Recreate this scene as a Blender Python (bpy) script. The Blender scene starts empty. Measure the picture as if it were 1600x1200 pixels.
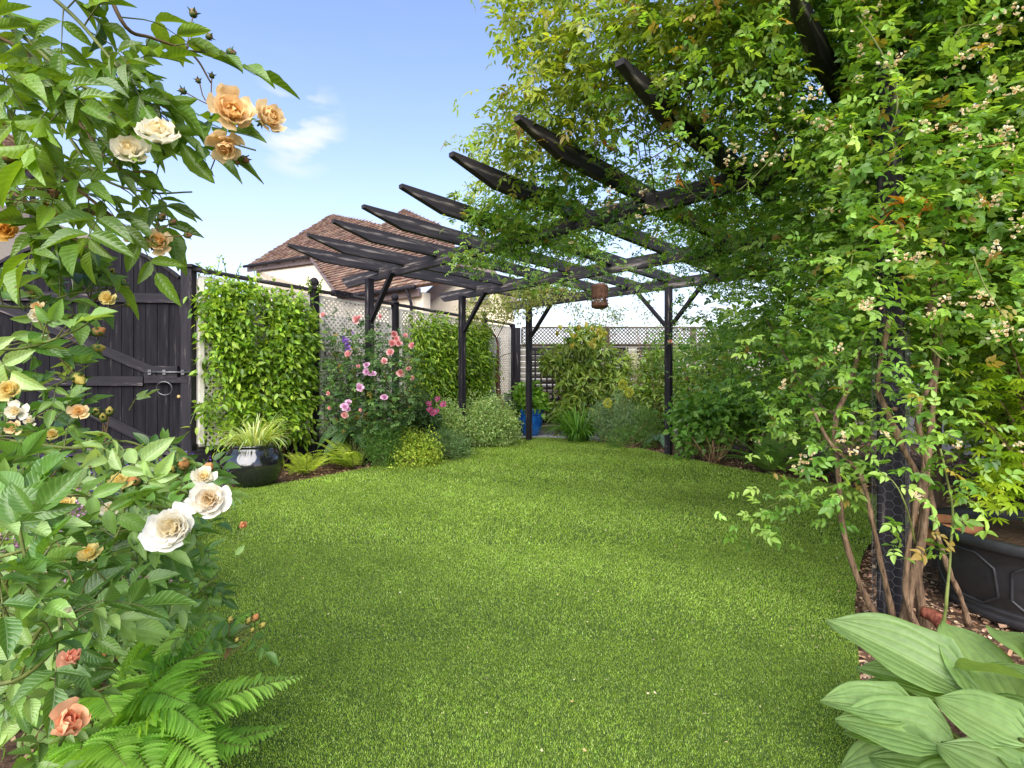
import bpy, math
import numpy as np
from mathutils import Vector, Matrix
rng = np.random.default_rng(7)
F = 812.0
scene = bpy.context.scene
# ------------------------------------------------------------------ camera
cam_data = bpy.data.cameras.new('camera')
cam = bpy.data.objects.new('camera', cam_data)
scene.collection.objects.link(cam)
scene.camera = cam
cam.location = (0, 0, 1.0)
cam.rotation_euler = (math.radians(90), 0, 0)
cam_data.sensor_width = 36.0
cam_data.lens = F / 1600 * 36.0
cam_data.clip_start = 0.02
cam_data.clip_end = 2000
# ------------------------------------------------------------------ world
SUN_EL, SUN_AZ = math.radians(38), math.radians(188)   # azimuth clockwise from +Y
world = bpy.data.worlds.new('World')
scene.world = world
world.use_nodes = True
wn, wl = world.node_tree.nodes, world.node_tree.links
wn.clear()
out = wn.new('ShaderNodeOutputWorld'); bg = wn.new('ShaderNodeBackground')
sky = wn.new('ShaderNodeTexSky'); sky.sky_type = 'NISHITA'; sky.sun_disc = False
sky.sun_elevation = SUN_EL; sky.sun_rotation = SUN_AZ
sky.air_density = 1.35; sky.dust_density = .45; sky.ozone_density = 3.2
tc = wn.new('ShaderNodeTexCoord')
mp = wn.new('ShaderNodeMapping'); mp.inputs['Scale'].default_value = (2.2, 2.2, 9.0)
nz = wn.new('ShaderNodeTexNoise'); nz.inputs['Scale'].default_value = 2.4; nz.inputs['Detail'].default_value = 8; nz.inputs['Roughness'].default_value = 0.62
rp = wn.new('ShaderNodeValToRGB'); rp.color_ramp.elements[0].position = 0.50; rp.color_ramp.elements[1].position = 0.82
sep = wn.new('ShaderNodeSeparateXYZ')
rh = wn.new('ShaderNodeMapRange'); rh.inputs['From Min'].default_value = 0.0; rh.inputs['From Max'].default_value = 0.55
rh.inputs['To Min'].default_value = 1.0; rh.inputs['To Max'].default_value = 0.0
pw = wn.new('ShaderNodeMath'); pw.operation = 'POWER'; pw.inputs[1].default_value = 2.0
mm = wn.new('ShaderNodeMath'); mm.operation = 'MULTIPLY'; mm.inputs[1].default_value = 0.85
# one wisp bank low over the house: soft distance mask around a direction
wd = wn.new('ShaderNodeVectorMath'); wd.operation = 'DISTANCE'
dv = Vector((-0.415, 1, 0.50)).normalized(); wd.inputs[1].default_value = dv
ws = wn.new('ShaderNodeMapRange'); ws.inputs['From Min'].default_value = 0.015; ws.inputs['From Max'].default_value = 0.085
ws.inputs['To Min'].default_value = 1.0; ws.inputs['To Max'].default_value = 0.0
nz2 = wn.new('ShaderNodeTexNoise'); nz2.inputs['Scale'].default_value = 7.0; nz2.inputs['Detail'].default_value = 7
mp2 = wn.new('ShaderNodeMapping'); mp2.inputs['Scale'].default_value = (1, 1, 3.2)
r2 = wn.new('ShaderNodeMapRange'); r2.inputs['From Min'].default_value = 0.48; r2.inputs['From Max'].default_value = 0.66
mw = wn.new('ShaderNodeMath'); mw.operation = 'MULTIPLY'
mx0 = wn.new('ShaderNodeMath'); mx0.operation = 'MAXIMUM'
cl = wn.new('ShaderNodeMath'); cl.operation = 'MULTIPLY'; cl.inputs[1].default_value = 0.05
add = wn.new('ShaderNodeMath'); add.operation = 'ADD'; add.use_clamp = True
mix = wn.new('ShaderNodeMix'); mix.data_type = 'RGBA'
mix.inputs['B'].default_value = (3.2, 3.3, 3.8, 1)
L = wl.new
L(tc.outputs['Generated'], mp.inputs['Vector']); L(mp.outputs[0], nz.inputs['Vector']); L(nz.outputs['Fac'], rp.inputs['Fac'])
L(tc.outputs['Generated'], sep.inputs[0]); L(sep.outputs['Z'], rh.inputs['Value']); L(rh.outputs[0], pw.inputs[0]); L(pw.outputs[0], mm.inputs[0])
L(rp.outputs['Color'], cl.inputs[0])
L(tc.outputs['Generated'], wd.inputs[0]); L(wd.outputs['Value'], ws.inputs['Value'])
L(tc.outputs['Generated'], mp2.inputs['Vector']); L(mp2.outputs[0], nz2.inputs['Vector']); L(nz2.outputs['Fac'], r2.inputs['Value'])
L(ws.outputs[0], mw.inputs[0]); L(r2.outputs[0], mw.inputs[1])
L(cl.outputs[0], mx0.inputs[0]); L(mw.outputs[0], mx0.inputs[1])
L(mx0.outputs[0], add.inputs[0]); L(mm.outputs[0], add.inputs[1])
tint = wn.new('ShaderNodeMix'); tint.data_type = 'RGBA'; tint.blend_type = 'MULTIPLY'; tint.inputs['Factor'].default_value = 1; tint.inputs['B'].default_value = (1.10, .97, 1.05, 1)
mix2 = wn.new('ShaderNodeMix'); mix2.data_type = 'RGBA'; mix2.inputs['B'].default_value = (3.9, 3.95, 4.1, 1)
L(add.outputs[0], mix.inputs['Factor']); L(sky.outputs[0], tint.inputs['A']); L(tint.outputs['Result'], mix.inputs['A'])
L(mw.outputs[0], mix2.inputs['Factor']); L(mix.outputs['Result'], mix2.inputs['A']); L(mix2.outputs['Result'], bg.inputs['Color'])
bg.inputs['Strength'].default_value = 0.15
L(bg.outputs[0], out.inputs['Surface'])
# ------------------------------------------------------------------ sun
sd = bpy.data.lights.new('sun', 'SUN'); sd.energy = 4.1; sd.angle = math.radians(70); sd.color = (1.0, 0.95, 0.87)
sun = bpy.data.objects.new('sun', sd); scene.collection.objects.link(sun)
sdir = Vector((math.sin(SUN_AZ) * math.cos(SUN_EL), math.cos(SUN_AZ) * math.cos(SUN_EL), math.sin(SUN_EL)))
sun.rotation_euler = sdir.to_track_quat('Z', 'Y').to_euler()
sun.location = (-6, -8, 12)
scene.view_settings.view_transform = 'Standard'
scene.view_settings.look = 'None'
scene.view_settings.gamma = 1
scene.view_settings.exposure = 0.97
scene.view_settings.use_curve_mapping = False
scene.render.engine = 'CYCLES'
scene.cycles.max_bounces = 8
scene.cycles.transparent_max_bounces = 8

# ------------------------------------------------------------------ helpers
def W(px, py, Y):
    return np.array([(px - 800) / F * Y, Y, 1 + (600 - py) / F * Y])
def G(px, py):
    return W(px, py, F / (py - 600.0))
UU = np.array([0.683, 0.730, 0]); VV = np.array([-0.730, 0.683, 0])
def UV(u, v, z):
    p = UU * u + VV * v
    return np.array([p[0], p[1], z])
def nrm(a):
    return a / np.maximum(np.linalg.norm(a, axis=-1, keepdims=True), 1e-9)
def rand_dir(n):
    return nrm(rng.normal(size=(n, 3)))

class Geo:
    def __init__(s):
        s.v = []; s.li = []; s.ls = []; s.c = []; s.a = []; s.n = 0; s.sm = []
    def add(s, verts, loops, sizes, col=None, att=None, smooth=False):
        verts = np.asarray(verts, float).reshape(-1, 3); n = len(verts)
        if n == 0: return
        s.v.append(verts); s.li.append(np.asarray(loops).ravel() + s.n); s.ls.append(np.asarray(sizes).ravel())
        s.c.append(np.broadcast_to((0.5, 0.5, 0.5) if col is None else col, (n, 3)))
        s.a.append(np.broadcast_to((0, 0, 0) if att is None else att, (n, 3)))
        s.sm.append(np.full(len(np.asarray(sizes).ravel()), smooth)); s.n += n
    def box(s, c, size, R=None, col=None, bevel=0):
        c = np.asarray(c, float); h = np.asarray(size, float) / 2
        v = np.array([[x, y, z] for x in (-1, 1) for y in (-1, 1) for z in (-1, 1)], float) * h
        if R is not None: v = v @ np.asarray(R).T
        q = [[0, 1, 3, 2], [4, 6, 7, 5], [0, 4, 5, 1], [2, 3, 7, 6], [0, 2, 6, 4], [1, 5, 7, 3]]
        s.add(v + c, q, [4] * 6, col)
    def bar(s, p0, p1, w, h, up=(0, 0, 1), col=None):
        p0 = np.asarray(p0, float); p1 = np.asarray(p1, float)
        a = p1 - p0; l = np.linalg.norm(a); a /= l
        sd_ = np.cross(up, a); sd_ /= np.linalg.norm(sd_); u = np.cross(a, sd_)
        s.box((p0 + p1) / 2, (l, w, h), np.stack([a, sd_, u], 1), col)
    def tube(s, pts, r, seg=6, col=None, cap=True):
        pts = np.asarray(pts, float); n = len(pts)
        r = np.broadcast_to(np.asarray(r, float), (n,))
        t = np.gradient(pts, axis=0); t = nrm(t)
        ref = np.array([0.31, 0.17, 0.93]) if abs(t[:, 2]).mean() < 0.8 else np.array([0.9, 0.37, 0.1])
        x = nrm(np.cross(t, ref)); y = np.cross(t, x)
        an = np.arange(seg) * 2 * math.pi / seg
        ring = (x[:, None] * np.cos(an)[None, :, None] + y[:, None] * np.sin(an)[None, :, None]) * r[:, None, None] + pts[:, None]
        i = np.arange(n - 1)[:, None] * seg; j = np.arange(seg)[None]; k = (j + 1) % seg
        q = np.stack([i + j, i + k, i + seg + k, i + seg + j], -1).reshape(-1, 4)
        at = np.zeros((n * seg, 3)); at[:, 0] = np.repeat(np.linspace(0, 1, n), seg)
        lo = list(q.ravel()); sz = [4] * len(q)
        if cap:
            lo += list(range(seg))[::-1] + [(n - 1) * seg + z for z in range(seg)]; sz += [seg, seg]
        s.add(ring.reshape(-1, 3), lo, sz, col, at, True)
    def lathe(s, c, prof, seg=32, col=None):
        prof = np.asarray(prof, float); n = len(prof); an = np.arange(seg) * 2 * math.pi / seg
        v = np.stack([prof[:, :1] * np.cos(an), prof[:, :1] * np.sin(an), np.repeat(prof[:, 1:2], seg, 1)], -1) + np.asarray(c)
        i = np.arange(n - 1)[:, None] * seg; j = np.arange(seg)[None]; k = (j + 1) % seg
        q = np.stack([i + j, i + k, i + seg + k, i + seg + j], -1).reshape(-1, 4)
        s.add(v.reshape(-1, 3), q, [4] * len(q), col, None, True)
    def poly(s, pts, col=None):
        s.add(pts, list(range(len(pts))), [len(pts)], col)
    def prism(s, pts, vec, col=None):
        pts = np.asarray(pts, float); n = len(pts); vec = np.asarray(vec, float)
        lo = list(range(n)) + list(range(2 * n - 1, n - 1, -1)); sz = [n, n]
        for i in range(n):
            j = (i + 1) % n; lo += [i, n + i, n + j, j]; sz.append(4)
        s.add(np.vstack([pts, pts + vec]), lo, sz, col)
    def leaves(s, T, p, a, n, Lg, Wd, col, smooth=None):
        """T=(verts (V,3), polys, att) ; p,a,n (N,3) ; Lg,Wd (N,) ; col (N,3)"""
        p = np.atleast_2d(p); N = len(p)
        if N == 0: return
        a = nrm(np.broadcast_to(a, (N, 3))); n = np.broadcast_to(n, (N, 3))
        sd_ = nrm(np.cross(n, a)); n = np.cross(a, sd_)
        Lg = np.broadcast_to(Lg, (N,)); Wd = np.broadcast_to(Wd, (N,))
        tv, tp, ta = T; V = len(tv)
        v = p[:, None] + tv[None, :, 0:1] * (Lg[:, None] * a)[:, None] + tv[None, :, 1:2] * (Wd[:, None] * sd_)[:, None] + tv[None, :, 2:3] * (Lg[:, None] * n)[:, None]
        pat = np.concatenate([np.array(q) for q in tp]); sz = np.array([len(q) for q in tp])
        lo = (pat[None] + np.arange(N)[:, None] * V).ravel()
        c = np.repeat(np.broadcast_to(col, (N, 3)), V, 0)
        at = np.tile(ta, (N, 1)); at[:, 2] = np.repeat(rng.random(N), V)
        s.add(v.reshape(-1, 3), lo, np.tile(sz, N), c, at, V > 6 if smooth is None else smooth)
    def build(s, name, mat, parent=None, origin=None, M=None):
        me = bpy.data.meshes.new(name)
        if s.n:
            v = np.concatenate(s.v)
            if parent is not None and M is None:
                v = v - np.array(parent.location)
            if origin is not None: v = v - np.asarray(origin)
            li = np.concatenate(s.li).astype(np.int32); ls = np.concatenate(s.ls).astype(np.int32)
            me.vertices.add(len(v)); me.vertices.foreach_set('co', v.astype(np.float32).ravel())
            me.loops.add(len(li)); me.loops.foreach_set('vertex_index', li)
            me.polygons.add(len(ls)); st = np.zeros(len(ls), np.int32); st[1:] = np.cumsum(ls)[:-1]
            me.polygons.foreach_set('loop_start', st)
            me.polygons.foreach_set('use_smooth', np.concatenate(s.sm))
            me.update(calc_edges=True)
            c = np.concatenate(s.c); c4 = np.ones((len(c), 4), np.float32); c4[:, :3] = c
            me.attributes.new('col', 'FLOAT_COLOR', 'POINT').data.foreach_set('color', c4.ravel())
            me.attributes.new('att', 'FLOAT_VECTOR', 'POINT').data.foreach_set('vector', np.concatenate(s.a).astype(np.float32).ravel())
        me.materials.append(mat)
        o = bpy.data.objects.new(name, me); scene.collection.objects.link(o)
        if parent is not None: o.parent = parent
        if origin is not None: o.location = tuple(np.asarray(origin) )
        if M is not None: o.matrix_basis = M
        return o

def thing(name, label, cat, loc=(0, 0, 0), group=None):
    o = bpy.data.objects.new(name, None); scene.collection.objects.link(o)
    o.empty_display_size = 0.1
    o.location = tuple(float(x) for x in loc); o['label'] = label; o['category'] = cat
    if group: o['group'] = group
    return o
def tag(o, label, cat, group=None, kind=None):
    o['label'] = label; o['category'] = cat
    if group: o['group'] = group
    if kind: o['kind'] = kind
    return o
def beam(name, p0, p1, w, h, mat, parent, up=(0, 0, 1), tip0=0, tip1=0, att=True):
    """bevelled timber, local X along its length so that the grain follows it; tip = length of the sloping cut below the end"""
    p0 = np.asarray(p0, float); p1 = np.asarray(p1, float)
    a = p1 - p0; l = np.linalg.norm(a); a = a / l
    sd_ = np.cross(up, a); sd_ /= np.linalg.norm(sd_); u = np.cross(a, sd_)
    b = min(w, h) * 0.07
    g = Geo()
    xs = [(0, tip0, 1)] + ([(tip0, 0, 1)] if tip0 else []) + ([(l - tip1, 0, 1)] if tip1 else []) + [(l, tip1, 1)]
    rings = []
    for x, t, _ in xs:
        lo = -h / 2 + (0.72 * h if t else 0); hi = h / 2; hw = w / 2
        e = b if x in (0, l) else 0
        rings.append([(x, -hw + b + e * .5, lo + e), (x, hw - b - e * .5, lo + e), (x, hw - e * .5, lo + b + e), (x, hw - e * .5, hi - b - e), (x, hw - b - e * .5, hi - e), (x, -hw + b + e * .5, hi - e), (x, -hw + e * .5, hi - b - e), (x, -hw + e * .5, lo + b + e)])
    v = np.array(rings).reshape(-1, 3); n = len(rings); lo_ = []; sz = []
    for i in range(n - 1):
        for j in range(8):
            k = (j + 1) % 8; lo_ += [i * 8 + j, i * 8 + k, i * 8 + 8 + k, i * 8 + 8 + j]; sz.append(4)
    lo_ += [7, 6, 5, 4, 3, 2, 1, 0] + [(n - 1) * 8 + z for z in range(8)]; sz += [8, 8]
    g.add(v, lo_, sz)
    M = Matrix([[a[0], sd_[0], u[0], p0[0]], [a[1], sd_[1], u[1], p0[1]], [a[2], sd_[2], u[2], p0[2]], [0, 0, 0, 1]])
    if parent is not None: M = Matrix.Translation(-Vector(parent.location)) @ M
    return g.build(name, mat, parent, M=M)

# ---- leaf templates: (verts, polys, attributes(across 0..1, along, -))
def T_small():
    v = np.array([(0, 0, 0), (.42, .5, .07), (1, 0, -.1), (.42, -.5, .07)], float)
    return v, [(0, 2, 1), (0, 3, 2)], np.array([(0, 0, 0), (1, .42, 0), (0, 1, 0), (1, .42, 0)], float)
def T_mid():
    v = np.array([(0, 0, 0), (.4, 0, 0), (.75, 0, -.05), (1, 0, -.14), (.22, .4, .07), (.58, .45, .04), (.84, .2, -.05), (.22, -.4, .07), (.58, -.45, .04), (.84, -.2, -.05)], float)
    p = [(0, 1, 4), (1, 5, 4), (1, 2, 5), (2, 6, 5), (2, 3, 6), (0, 7, 1), (1, 7, 8), (1, 8, 2), (2, 8, 9), (2, 9, 3)]
    return v, p, np.array([(abs(q[1]) * 2, q[0], 0) for q in v], float)
def T_hi(shape='ovate', n=9, droop=.22, fold=.18, wave=.02, m=2, serr=0.0):
    v = []; at = []
    for i in range(n):
        t = i / (n - 1)
        if shape == 'ovate': w = (math.sin(math.pi * t ** .8)) ** .85 * (1 - .15 * t)
        elif shape == 'lance': w = math.sin(math.pi * t ** .9) ** .9
        elif shape == 'hosta': w = (min(1, t / .22) ** .6) * (1 - max(0, (t - .35) / .65) ** 2.0) ** .85 if t > 0 else 0
        elif shape == 'strap': w = min(1, .5 + t * 3) * (1 - t ** 3) ** .8
        elif shape == 'petal': w = (t ** .6) * (1 - max(0, t - .72) ** 2 * 6)
        w = max(w, 0.03)
        if serr: w *= 1 + serr * (1 if i % 2 else -1)
        for j in range(-m, m + 1):
            y = j / m * w * .5
            v.append((t, y, fold * abs(y) * 1.6 - droop * t * t + wave * math.sin(t * 11 + j * 1.3) * abs(j) / m))
            at.append((abs(j) / m, t, 0))
    k = 2 * m + 1
    p = [(i * k + j, (i + 1) * k + j, (i + 1) * k + j + 1, i * k + j + 1) for i in range(n - 1) for j in range(k - 1)]
    return np.array(v, float), p, np.array(at, float)
TS, TM = T_small(), T_mid()
T_ROSE = T_hi('ovate', 11, .16, .22, .015, 2, .035)
T_LANCE = T_hi('lance', 7, .25, .2, .01, 1)
T_OV = T_hi('ovate', 7, .2, .2, .015, 1)
T_STRAP = T_hi('strap', 9, .55, .25, 0, 1)
def palette(cols, n, jit=.12):
    cols = np.asarray(cols, float); i = rng.random(n) * (len(cols) - 1); k = np.minimum(i.astype(int), len(cols) - 2); f = (i - k)[:, None]
    c = cols[k] * (1 - f) + cols[k + 1] * f
    return c * (1 + rng.normal(size=(n, 1)) * jit) * (1 + rng.normal(size=(n, 3)) * jit * .25)
def scatter_leaves(g, cen, spread, per, T, Lg, asp, cols, droop=.3, outw=.7, up=.8, jit=.12, flat=None):
    """leaf clumps: around every centre `per` leaves pointing outwards, a little down"""
    cen = np.asarray(cen); N = len(cen) * per
    c = np.repeat(cen, per, 0); off = rng.normal(size=(N, 3)) * spread
    p = c + off
    a = nrm(nrm(off) * outw + rng.normal(size=(N, 3)) * .45 + np.array([0, 0, -droop]))
    n = nrm(np.array([0, -.25, up]) + rng.normal(size=(N, 3)) * .45)
    l = Lg * rng.uniform(.65, 1.25, N)
    if flat is not None: a = nrm(a + np.asarray(flat))
    base = np.repeat(rng.normal(size=len(cen)) * .10, per)[:, None]
    g.leaves(T, p, a, n, l, l * asp, np.clip(palette(cols, N, jit) * (1 + base), .002, 1))
def sprays(g, cen, dirs, T, Lf, asp, cols, leaflets=5, gap=.55, sc=None, stem=None):
    """compound (pinnate) leaves: leaflets in pairs along a short rachis"""
    cen = np.asarray(cen); N = len(cen); dirs = nrm(np.asarray(dirs))
    n = nrm(np.array([0, -.3, .8]) + rng.normal(size=(N, 3)) * .4); s_ = nrm(np.cross(n, dirs)); n = np.cross(dirs, s_)
    L0 = Lf * rng.uniform(.7, 1.25, N) if sc is None else Lf * sc
    col = palette(cols, N, .15); m_old = rng.random(N) < .035; col[m_old] = palette([(.34, .28, .05), (.22, .13, .04)], int(m_old.sum()), .1)
    pairs = (leaflets - 1) // 2
    for k in range(pairs):
        q = cen + dirs * (L0 * gap * (k + 1))[:, None]
        for sg in (-1, 1):
            a = nrm(s_ * sg * 1.0 + dirs * .55 + rng.normal(size=(N, 3)) * .18 + n * -.12)
            l = L0 * (.72 + .14 * k) * rng.uniform(.85, 1.1, N)
            g.leaves(T, q, a, nrm(n + rng.normal(size=(N, 3)) * .22), l, l * asp, np.clip(col * (1 + rng.normal(size=(N, 1)) * .06), .002, 1))
    q = cen + dirs * (L0 * gap * (pairs + .45))[:, None]
    g.leaves(T, q, nrm(dirs + rng.normal(size=(N, 3)) * .15 + np.array([0, 0, -.15])), n, L0 * 1.05, L0 * asp * 1.05, np.clip(col, .002, 1))
    if stem is not None:
        for i in range(N):
            stem.tube([cen[i], cen[i] + dirs[i] * L0[i] * gap * (pairs + .5)], [L0[i] * .022, L0[i] * .014], 4, (.12, .17, .04))
def spline(pts, n=24):
    pts = np.asarray(pts, float); m = len(pts)
    P = np.vstack([2 * pts[0] - pts[1], pts, 2 * pts[-1] - pts[-2]]); o = []
    for t in np.linspace(0, m - 1 - 1e-6, n):
        i = int(t); f = t - i; a, b, c, d = P[i:i + 4]
        o.append(.5 * ((2 * b) + (-a + c) * f + (2 * a - 5 * b + 4 * c - d) * f * f + (-a + 3 * b - 3 * c + d) * f ** 3))
    return np.array(o)
def ell(c, r, n, shell=.55):
    d = rand_dir(n); rr = (shell ** 3 + (1 - shell ** 3) * rng.random(n)) ** (1 / 3)
    return np.asarray(c) + d * rr[:, None] * np.asarray(r)
def bumpy(c, r, n, shell=.62, lobes=10, amt=.42, zmin=0.03):
    """points near an uneven lumpy surface"""
    d = rand_dir(n); L_ = rand_dir(lobes)
    k = np.exp(6 * (d @ L_.T - 1)).max(1)
    rr = (shell + (1 - shell) * rng.random(n)) * (1 - amt + amt * 1.5 * k)
    p = np.asarray(c) + d * rr[:, None] * np.asarray(r)
    return p[p[:, 2] > zmin]
def vnoise(p, s, seed=0):
    """cheap smooth pseudo noise in [-1,1]"""
    r = np.random.default_rng(seed); o = 0
    for k in range(5):
        d = r.normal(size=3) * s * (1 + .5 * k); o = o + np.sin(p @ d + r.random() * 6.28) / (1 + .35 * k)
    return o / 3.2

# ------------------------------------------------------------------ materials
def newmat(name):
    m = bpy.data.materials.new(name); m.use_nodes = True; nt = m.node_tree; nt.nodes.clear()
    o = nt.nodes.new('ShaderNodeOutputMaterial')
    return m, nt, o
def leaf_mat(name, rough=.42, trans=.32, veins=0, ribs=0, spec=.45, coat=0):
    m, nt, o = newmat(name); N = nt.nodes.new; Lk = nt.links.new
    at = N('ShaderNodeAttribute'); at.attribute_name = 'col'
    pr = N('ShaderNodeBsdfPrincipled'); pr.inputs['Roughness'].default_value = rough; pr.inputs['Specular IOR Level'].default_value = spec
    tr = N('ShaderNodeBsdfTranslucent'); mx = N('ShaderNodeMixShader'); mx.inputs[0].default_value = trans
    tcol = N('ShaderNodeMix'); tcol.data_type = 'RGBA'; tcol.blend_type = 'MULTIPLY'; tcol.inputs['Factor'].default_value = 1
    tcol.inputs['B'].default_value = (2.6, 2.3, .8, 1)
    src = at.outputs['Color']
    a2 = N('ShaderNodeAttribute'); a2.attribute_name = 'att'; sp = N('ShaderNodeSeparateXYZ'); Lk(a2.outputs['Vector'], sp.inputs[0])
    tcn = N('ShaderNodeTexCoord'); nz_ = N('ShaderNodeTexNoise'); nz_.inputs['Scale'].default_value = 60; nz_.inputs['Detail'].default_value = 3
    Lk(tcn.outputs['Object'], nz_.inputs['Vector'])
    mr = N('ShaderNodeMapRange'); mr.inputs['To Min'].default_value = .72; mr.inputs['To Max'].default_value = 1.28; Lk(nz_.outputs['Fac'], mr.inputs['Value'])
    mul = N('ShaderNodeVectorMath'); mul.operation = 'SCALE'; Lk(src, mul.inputs[0]); Lk(mr.outputs[0], mul.inputs['Scale'])
    src = mul.outputs[0]
    if veins or ribs:
        def mth(op, a, b=None, c=None):
            n_ = N('ShaderNodeMath'); n_.operation = op
            for i_, x in enumerate((a, b, c)):
                if x is None: continue
                if isinstance(x, (int, float)): n_.inputs[i_].default_value = x
                else: Lk(x, n_.inputs[i_])
            return n_.outputs[0]
        if veins:
            ph = mth('SUBTRACT', mth('MULTIPLY', sp.outputs['Y'], 52), mth('MULTIPLY', sp.outputs['X'], 13))
            w_ = mth('SINE', ph); w_ = mth('POWER', mth('ABSOLUTE', mth('MULTIPLY_ADD', w_, .5, .5)), 3)
        else:
            w_ = mth('SINE', mth('MULTIPLY', sp.outputs['X'], 26)); w_ = mth('POWER', mth('MULTIPLY_ADD', w_, .5, .5), 2)
        mid = mth('SUBTRACT', 1, mth('MULTIPLY', sp.outputs['X'], 9)); mid = mth('MAXIMUM', mid, 0)
        h_ = mth('MAXIMUM', mth('MULTIPLY', w_, .5 if veins else .6), mid)
        bp = N('ShaderNodeBump'); bp.inputs['Strength'].default_value = .35 if veins else .6; bp.inputs['Distance'].default_value = .002 if veins else .006; bp.invert = True
        Lk(h_, bp.inputs['Height']); Lk(bp.outputs[0], pr.inputs['Normal'])
        mxv = N('ShaderNodeMix'); mxv.data_type = 'RGBA'; Lk(mth('MULTIPLY', h_, .30), mxv.inputs['Factor']); Lk(src, mxv.inputs['A']); mxv.inputs['B'].default_value = (.30, .42, .12, 1)
        src = mxv.outputs['Result']
        if veins:   # brown specks and eaten edges
            n3 = N('ShaderNodeTexNoise'); n3.inputs['Scale'].default_value = 45; Lk(tcn.outputs['Object'], n3.inputs['Vector'])
            m3 = N('ShaderNodeMapRange'); m3.inputs['From Min'].default_value = .70; m3.inputs['From Max'].default_value = .76; Lk(n3.outputs['Fac'], m3.inputs['Value'])
            mx3 = N('ShaderNodeMix'); mx3.data_type = 'RGBA'; Lk(m3.outputs[0], mx3.inputs['Factor']); Lk(src, mx3.inputs['A']); mx3.inputs['B'].default_value = (.10, .06, .02, 1); src = mx3.outputs['Result']
    Lk(src, pr.inputs['Base Color']); Lk(src, tcol.inputs['A']); Lk(tcol.outputs['Result'], tr.inputs['Color'])
    Lk(pr.outputs[0], mx.inputs[1]); Lk(tr.outputs[0], mx.inputs[2]); Lk(mx.outputs[0], o.inputs['Surface'])
    return m
def noise_mat(name, c0, c1, scale=(8, 8, 8), rough=.8, nscale=1.0, detail=6, bump=.3, bdist=.01, lo=.35, hi=.65, spec=.3, c2=None, c2pos=.72, coord='Object'):
    m, nt, o = newmat(name); N = nt.nodes.new; Lk = nt.links.new
    tcn = N('ShaderNodeTexCoord'); mpn = N('ShaderNodeMapping'); mpn.inputs['Scale'].default_value = scale
    nz_ = N('ShaderNodeTexNoise'); nz_.inputs['Scale'].default_value = nscale; nz_.inputs['Detail'].default_value = detail; nz_.inputs['Roughness'].default_value = .65
    cr = N('ShaderNodeValToRGB'); e = cr.color_ramp.elements; e[0].position = lo; e[0].color = (*c0, 1); e[1].position = hi; e[1].color = (*c1, 1)
    if c2 is not None: x = e.new(c2pos); x.color = (*c2, 1)
    pr = N('ShaderNodeBsdfPrincipled'); pr.inputs['Roughness'].default_value = rough; pr.inputs['Specular IOR Level'].default_value = spec
    Lk(tcn.outputs[coord], mpn.inputs['Vector']); Lk(mpn.outputs[0], nz_.inputs['Vector']); Lk(nz_.outputs['Fac'], cr.inputs['Fac']); Lk(cr.outputs[0], pr.inputs['Base Color'])
    if bump:
        bp = N('ShaderNodeBump'); bp.inputs['Strength'].default_value = bump; bp.inputs['Distance'].default_value = bdist
        Lk(nz_.outputs['Fac'], bp.inputs['Height']); Lk(bp.outputs[0], pr.inputs['Normal'])
    Lk(pr.outputs[0], o.inputs['Surface'])
    return m
def attr_mat(name, rough=.7, spec=.3, coat=0, nsc=30, amp=.2, trans=0, bump=.2):
    m, nt, o = newmat(name); N = nt.nodes.new; Lk = nt.links.new
    at = N('ShaderNodeAttribute'); at.attribute_name = 'col'
    tcn = N('ShaderNodeTexCoord'); nz_ = N('ShaderNodeTexNoise'); nz_.inputs['Scale'].default_value = nsc; nz_.inputs['Detail'].default_value = 4
    mr = N('ShaderNodeMapRange'); mr.inputs['To Min'].default_value = 1 - amp * 1.6; mr.inputs['To Max'].default_value = 1 + amp * 1.6
    mul = N('ShaderNodeVectorMath'); mul.operation = 'SCALE'; pr = N('ShaderNodeBsdfPrincipled')
    pr.inputs['Roughness'].default_value = rough; pr.inputs['Specular IOR Level'].default_value = spec; pr.inputs['Coat Weight'].default_value = coat
    Lk(tcn.outputs['Object'], nz_.inputs['Vector']); Lk(nz_.outputs['Fac'], mr.inputs['Value']); Lk(at.outputs['Color'], mul.inputs[0]); Lk(mr.outputs[0], mul.inputs['Scale']); Lk(mul.outputs[0], pr.inputs['Base Color'])
    if bump:
        bp = N('ShaderNodeBump'); bp.inputs['Strength'].default_value = bump; bp.inputs['Distance'].default_value = .004; Lk(nz_.outputs['Fac'], bp.inputs['Height']); Lk(bp.outputs[0], pr.inputs['Normal'])
    if trans:
        tr = N('ShaderNodeBsdfTranslucent'); mx = N('ShaderNodeMixShader'); mx.inputs[0].default_value = trans
        Lk(mul.outputs[0], tr.inputs['Color']); Lk(pr.outputs[0], mx.inputs[1]); Lk(tr.outputs[0], mx.inputs[2]); Lk(mx.outputs[0], o.inputs['Surface'])
    else: Lk(pr.outputs[0], o.inputs['Surface'])
    return m
M_leaf = leaf_mat('foliage_leaf', .40, .34)
M_leafm = leaf_mat('foliage_matt_leaf', .6, .34, spec=.3)
M_rose = leaf_mat('rose_leaf', .32, .27, veins=1, spec=.55)
M_hosta = leaf_mat('hosta_leaf', .42, .30, ribs=1, spec=.4)
M_petal = attr_mat('petal', .55, .25, nsc=25, amp=.08, trans=.35, bump=.1)
M_stem = noise_mat('bark', (.07, .042, .025), (.29, .185, .11), (70, 70, 10), .9, bump=1.0, bdist=.018, lo=.34, hi=.62, c2=(.42, .33, .23), c2pos=.80)
M_green_stem = noise_mat('green_stem', (.08, .10, .02), (.17, .20, .05), (20, 20, 20), .6, bump=.1)
M_red_stem = noise_mat('reddish_stem', (.11, .07, .03), (.19, .12, .05), (20, 20, 20), .6, bump=.1)
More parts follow.
